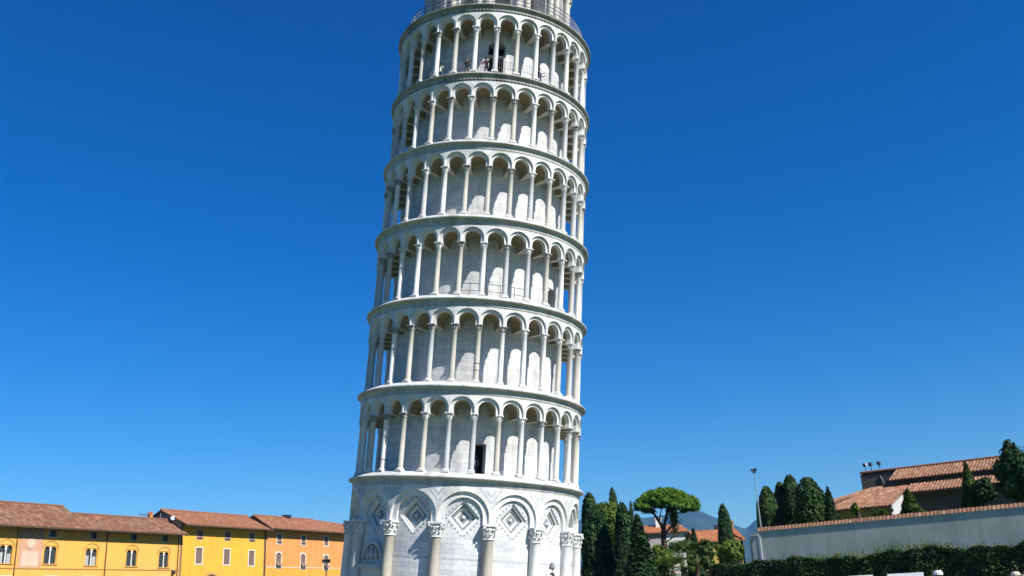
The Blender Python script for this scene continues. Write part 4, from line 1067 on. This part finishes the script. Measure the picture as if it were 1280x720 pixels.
# local frame: x along ridge, y back (away from camera), so the front is -y
bd_ = thing('museum_building', 'low stone building with two stepped terracotta roofs behind the wall', 'building', RA, math.atan2(RD.y, RD.x))
LB = 22.0
mb = MB(); mb.box((0, -.02, 0), (LB, 6, 11.85)); mb.box((2.3, -2.45, 0), (LB, -.021, 10.70)); wlo = mb.build('wall', M['darkwall'], bd_)
mb = MB(); mb.box((4.9, -4.4, 0), (LB, -2.451, 9.45)); mb.build('portico_wall', M['darkwall'], bd_)  # dark colour carries the shade of the lower eave
mb = MB(); tiles(mb, (2.95, -3.0, 10.83), (LB, -3.0, 10.83), (LB, 0, 12.0), (3.2, 0, 12.0), 0, .27, .42, .036); slab(mb, [(2.95, -3.0, 10.83), (LB, -3.0, 10.83), (LB, 0, 12.0), (3.2, 0, 12.0)], .12, 1)
tiles(mb, (LB, 6.5, 11.0), (0, 6.5, 11.0), (0, 0.05, 12.03), (LB, 0.05, 12.03), 0, .27, .42, .036)
for i in range(54): mb.tube((.4*i, 0.02, 12.04), (.4*i+.36, 0.02, 12.07), .13, .10, 7)
mb.build('upper_roof', [M['tile_tan'], M['wood']], bd_)
mb = MB(); tiles(mb, (4.7, -6.2, 9.36), (LB, -6.2, 9.36), (LB, -2.46, 10.46), (4.7, -2.46, 10.46), 0, .27, .42, .036)
tiles(mb, (-.85, -7.0, 8.46), (3.7, -7.0, 8.40), (4.7, -2.46, 10.46), (1.3, -2.46, 10.42), 0, .27, .42, .036)
tiles(mb, (-3.4, -7.0, 8.47), (-.85, -7.0, 8.46), (1.3, -2.46, 10.42), (-2.3, -2.46, 9.72), 0, .27, .42, .036)
slab(mb, [(4.7, -6.2, 9.34), (LB, -6.2, 9.34), (LB, -2.46, 10.44), (4.7, -2.46, 10.44)], .12, 1)
slab(mb, [(-.85, -7.0, 8.42), (3.7, -7.0, 8.36), (4.69, -2.46, 10.42), (1.3, -2.46, 10.38)], .12, 1); slab(mb, [(-3.4, -7.0, 8.43), (-.86, -7.0, 8.42), (1.29, -2.46, 10.38), (-2.3, -2.46, 9.68)], .12, 1)
mb.build('lower_roof', [M['tile_tan'], M['wood']], bd_)
mb = MB(); mb.box((-3.0, -6.3, 0), (3.3, -2.6, 8.40)); mb.box((-2.2, -2.6, 0), (2.2, .5, 9.4)); mb.build('wing_wall', M['ochre'], bd_)
mb = MB(); mb.prism([(3.62, -7.0, 0), (4.55, -6.3, 0), (4.55, -6.3, 9.2), (3.62, -7.0, 8.30)], (-.18, .24, 0)); mb.build('gable_end', M['whitewash'], bd_)
mb = MB(); mb.tube((1.75, -.06, 11.6), (2.05, -.06, 10.5), .04); mb.build('cable', M['steel'], bd_)
for dx, m0 in ((.5, 'white_paint'), (1.0, 'bluegrey'), (1.75, 'bluegrey')):
    fb = MB(); floodlight(fb, (0, 0, .3), -.8, .3, .75); fb.tube((0, 0, -.35), (0, 0, .1), .04); fb.build('floodlight', [M[m0], M['glass']], bd_, False, (dx, .3, 12.45))

# ================================================================== houses behind the pine
def far_house(name, label, x0, x1, eL, eR, Y, wallL, wallR, roof_m, ridge_up, wall_px=None, depth=7, wins=()):
    """house facing the camera: eave from pixel (x0,eL) to (x1,eR) at depth Y"""
    A = at(x0, eL, Y); B = at(x1, eR, Y); z = (A.z+B.z)/2; d = Vector((B.x-A.x, B.y-A.y, 0)); Lh = d.length
    o = thing(name, label, 'house', ((A.x+B.x)/2, (A.y+B.y)/2, 0), math.atan2(d.y, d.x), 'houses beyond the garden')
    sp = Lh*(wall_px if wall_px else .5)-Lh/2
    m = MB(); hol = [(x-w_/2, x+w_/2, zc-h_/2, zc+h_/2) for x, zc, w_, h_ in wins]
    facade(m, -Lh/2+.3, sp, 0, z-.05, .5, [h for h in hol if h[1] < sp], .2, 0); facade(m, sp, Lh/2-.3, 0, z-.05, .5, [h for h in hol if h[0] > sp], .2, 1)
    zr = z+ridge_up
    for s, mi in ((-1, 0), (1, 1)): m.prism([(s*(Lh/2-.3), .5, 0), (s*(Lh/2-.3), depth-.5, 0), (s*(Lh/2-.3), depth-.5, z-.05), (s*(Lh/2-.3), depth/2, zr-.1), (s*(Lh/2-.3), .5, z-.05)], (-s*.2, 0, 0), mi)
    m.face([(-Lh/2+.3, depth-.5, 0), (-Lh/2+.3, depth-.5, z), (Lh/2-.3, depth-.5, z), (Lh/2-.3, depth-.5, 0)], 0)
    m.build('wall', [M[wallL], M[wallR]], o)
    for x, zc, w_, h_ in wins:
        wn = MB(); wn.box((x-w_/2, .62, zc-h_/2), (x+w_/2, .66, zc+h_/2), 0); wn.box((x-.03, .585, zc-h_/2), (x+.03, .62, zc+h_/2), 1); wn.build('window', [M['glass'], M['whiteframe']], o)
    t = MB(); tiles(t, (-Lh/2, 0, z), (Lh/2, 0, z), (Lh/2, depth/2, zr), (-Lh/2, depth/2, zr), 0, .3, .4, .05); tiles(t, (Lh/2, depth, z), (-Lh/2, depth, z), (-Lh/2, depth/2, zr), (Lh/2, depth/2, zr), 0, .3, .4, .05)
    slab(t, [(-Lh/2, 0, z), (Lh/2, 0, z), (Lh/2, depth/2, zr), (-Lh/2, depth/2, zr)], .12, 1)
    rfo = t.build('roof', [M[roof_m], M['wood']], o)
    return o, rfo, Lh, z, zr
o, rfo, Lh, z, zr = far_house('white_walled_house', 'house with an orange roof and white wall behind the umbrella pine', 796, 862, 661, 669.5, 58, 'mauve', 'whitewash', 'tile_new', 1.25, .55, 9,  # left part of the front is coloured as the wall in shade
                              wins=((-2.4, 8.6, .9, 1.6), (.95, 8.9, .6, .7), (2.3, 8.9, .8, .9), (2.3, 5.5, .8, 1.2)))
ch = MB(); ch.box((-.4, -.3, -.6), (.4, .3, .7)); ch.box((-.5, -.4, .7), (.5, .4, .85)); ch.build('chimney', M['whitewash'], rfo, False, (.2, 3.6, zr))
o, rfo, Lh, z, zr = far_house('orange_roofed_house', 'ochre house with a bright orange roof and square chimney near the wall end', 872, 933, 678.5, 673.5, 42, 'ochre', 'ochre', 'tile_new', 1.55, .5, 8,
                              wins=((-2.2, 5.8, .9, 1.4), (1.8, 6.2, .9, 1.3)))
ch = MB(); ch.box((-.42, -.4, -.8), (.42, .4, .75)); ch.box((-.5, -.48, .75), (.5, .48, .88)); ch.build('chimney', M['tile_new'], rfo, False, (Lh*.37, 3.8, zr))
ch = MB(); ch.box((-.6, -.3, -.5), (.6, .3, .45)); ch.build('roof_vent', M['black'], rfo, False, (Lh*.20, 4.4, zr+.1))
p0 = MB(); p0.tube((Lh*.18, 3.4, zr+.02), (Lh*.42, .1, z+.1), .09); p0.build('valley_gutter', M['wood'], rfo)

# ================================================================== information boards and people
def board(px0, px1, top, Y, label, tilt=0):
    A = at(px0, top, Y); B = at(px1, top-(px1-px0)*.05, Y); d = B-A; d.z = 0; Wd = d.length
    o = thing('information_board', label, 'sign', ((A.x+B.x)/2, (A.y+B.y)/2, .27), math.atan2(d.y, d.x), 'white information boards')
    zt = (A.z+B.z)/2-.27
    m = MB(); m.box((-Wd/2, 0, zt-1.15), (Wd/2, .05, zt)); pn = m.build('panel', M['white_paint'], o)
    m = MB(); m.box((-Wd/2+.10, -.006, zt-1.0), (-.04, -.002, zt-.10)); m.box((.03, -.006, zt-.62), (Wd/2-.10, -.002, zt-.10)); m.build('print', M['board_ink'], pn)
    for s in (-1, 1):
        m = MB(); m.box((s*(Wd/2-.12)-.03, .05, 0), (s*(Wd/2-.12)+.03, .10, zt-.05)); m.build('leg', M['steel'], o)
board(1109, 1154, 717.5, -45, 'white information board by the hedge, right of another board')
board(1060, 1091, 720, -45, 'white information board by the hedge with only its top edge showing')

def person(loc, yaw, label, shirt, trousers, hat=None, arms='down', h=1.74, group=None):
    """one continuous skinned figure; arms hang, or lean forward on a rail"""
    o = thing('person', label, 'person', loc, yaw, group)
    V, E, RR = [], [], []
    def add(p, r, par=None):
        V.append(Vector(p)*h/1.74); RR.append(r*h/1.74)
        if par is not None: E.append((par, len(V)-1))
        return len(V)-1
    pel = add((0, 0, .95), .145); wst = add((0, .01, 1.10), .125, pel); che = add((0, 0, 1.30), .155, wst); nk0 = add((0, .01, 1.44), .085, che); nk = add((0, 0, 1.52), .055, nk0)
    hd = add((0, -.01, 1.60), .085, nk); hd2 = add((0, -.012, 1.66), .092, hd); add((0, 0, 1.71), .06, hd2)
    for s in (-1, 1):
        hp = add((s*.10, 0, .88), .10, pel); kn = add((s*.11, -.02, .49), .062, hp); an = add((s*.115, .02, .10), .042, kn); add((s*.125, -.14, .04), .04, an)
        sh = add((s*.19, .01, 1.40), .065, che)
        if arms == 'down': el = add((s*.25, .02, 1.12), .045, sh); wr = add((s*.26, -.06, .87), .032, el); hv = Vector((0, -.15, -1)).normalized()
        else: el = add((s*.27, -.10, 1.15), .045, sh); wr = add((s*.20, -.36, 1.12), .032, el); hv = Vector((-s*.2, -1, -.1)).normalized()
        pw = V[wr]*1.74/h; sd = Vector((0, 1, 0)) if arms == 'down' else Vector((1, 0, 0))
        pm = add(pw+hv*.06, .034, wr)
        for j, (off, ln) in enumerate(((-.03, .075), (-.01, .085), (.01, .08), (.03, .062))):
            a = add(pw+hv*.095+sd*off, .0095, pm); b = add(pw+hv*(.095+ln*.5)+sd*off+Vector((0, 0, -.004)), .009, a); add(pw+hv*(.095+ln*.9)+sd*off*.9+Vector((-s*.02, 0, 0)), .008, b)
        a = add(pw+hv*.03-sd*.038, .011, pm); add(pw+hv*.075-sd*.06, .009, a)
    me = bpy.data.meshes.new('body'); me.from_pydata([tuple(v) for v in V], E, [])
    tmp = bpy.data.objects.new('tmp_body', me); col.objects.link(tmp)
    md = tmp.modifiers.new('s', 'SKIN'); sk = me.skin_vertices[0].data
    for i, r in enumerate(RR): sk[i].radius = (r, r*.86 if i in (0, 1, 2) else r)
    sk[0].use_root = True
    m2 = tmp.modifiers.new('u', 'SUBSURF'); m2.levels = 1; m2.render_levels = 1
    bpy.context.view_layer.update()
    ev = tmp.evaluated_get(bpy.context.evaluated_depsgraph_get()); nm = bpy.data.meshes.new_from_object(ev)
    bpy.data.objects.remove(tmp)
    for q in (M['skin'], shirt, trousers): nm.materials.append(q)
    k = h/1.74
    for v in nm.vertices:                                  # face: nose and brow
        c = v.co
        if c.z > 1.59*k and c.z < 1.63*k and c.y < -.07*k and abs(c.x) < .03*k: c.y -= .025*k
    for p_ in nm.polygons:
        c = p_.center/k; p_.use_smooth = True
        armlow = (abs(c.x) > .215 and c.z < 1.16) if arms == 'down' else (c.y < -.13)
        p_.material_index = 0 if (c.z > 1.47 or armlow) else (2 if c.z < .97 else 1)
    link('body', nm, o)
    e = MB()
    for s in (-1, 1): e.ball((s*.033*k, -.092*k, 1.635*k), .011, n=6)
    e.build('eyes', M['black'], o)
    hm_ = MB(); pf = [(.10, 1.62), (.112, 1.66), (.10, 1.715), (.06, 1.75), (.005, 1.762)]
    hm_.lathe([(a*k, b*k) for a, b in pf], 14, 0, (0, .015, 0)); hm_.build('hair', M['hair'], o, True)
    if hat is not None:
        ht_ = MB(); ht_.lathe([(.118*k, 1.68*k), (.116*k, 1.73*k), (.09*k, 1.775*k), (.005, 1.79*k)], 16, 0, (0, .01, 0))
        ht_.prism([(-.09, -.09, 1.685*k), (.09, -.09, 1.685*k), (.06, -.20, 1.672*k), (-.06, -.20, 1.672*k)], (0, 0, .012)); ht_.build('cap', hat, o)
    return o
def cloth(n, c): M[n] = plain(n, c, .85, .12, 14); return M[n]
cream = cloth('cream_shirt', (.70, .62, .47)); jean = cloth('blue_jeans', (.06, .09, .17)); wht = cloth('white_shirt', (.78, .77, .75)); drk = cloth('dark_jacket', (.03, .03, .04)); pink = cloth('pink_shirt', (.62, .40, .47)); tan_ = cloth('tan_shirt', (.45, .30, .16)); dblu = cloth('blue_shirt', (.10, .16, .26)); grey_ = cloth('grey_trousers', (.2, .2, .2)); red = cloth('maroon_shirt', (.25, .05, .07))
for px, top, yw_, lab, a, b_, ht__ in ((1171.5, 713, 2.6, 'person in a pale cap and cream shirt beside the information board', cream, jean, wht), (1269, 714.5, .6, 'person in a pink top and pale cap near the right edge', pink, grey_, cream), (1279.5, 714, 3.4, 'bareheaded person in a tan shirt cut by the right edge', tan_, jean, None)):
    P = at(px, top, -45); person((P.x, P.y, .27), yw_, lab, a, b_, ht__, h=(P.z-.27)*.985 if ht__ is None else (P.z-.27)*.975)
def on_gallery(i, deg, rr): return TM @ Vector(cy(rr, deg, TH[i]+FL))
for i, deg, rr, yw_, lab, a, b_, arm in ((5, -37, 6.45, .4, 'person in a white top with dark jeans behind the upper gallery railing at left', wht, jean, 'lean'),
                                       (5, -17, 6.45, .1, 'person in dark clothes leaning on the upper gallery railing', drk, grey_, 'lean'),
                                       (5, -4.5, 6.5, -.3, 'person in a maroon shirt before the dark doorway of the upper gallery', red, jean, 'lean'),
                                       (5, 33, 6.45, .6, 'person in a dark jacket by the sunlit right side of the upper gallery', drk, jean, 'lean'),
                                       (0, 4.6, 5.42, .1, 'person in a blue shirt standing inside the dark lower doorway', dblu, jean, 'down')):
    P = on_gallery(i, deg, rr); person((P.x, P.y, P.z), yw_+R(deg), lab, a, b_, None, arm, 1.70)
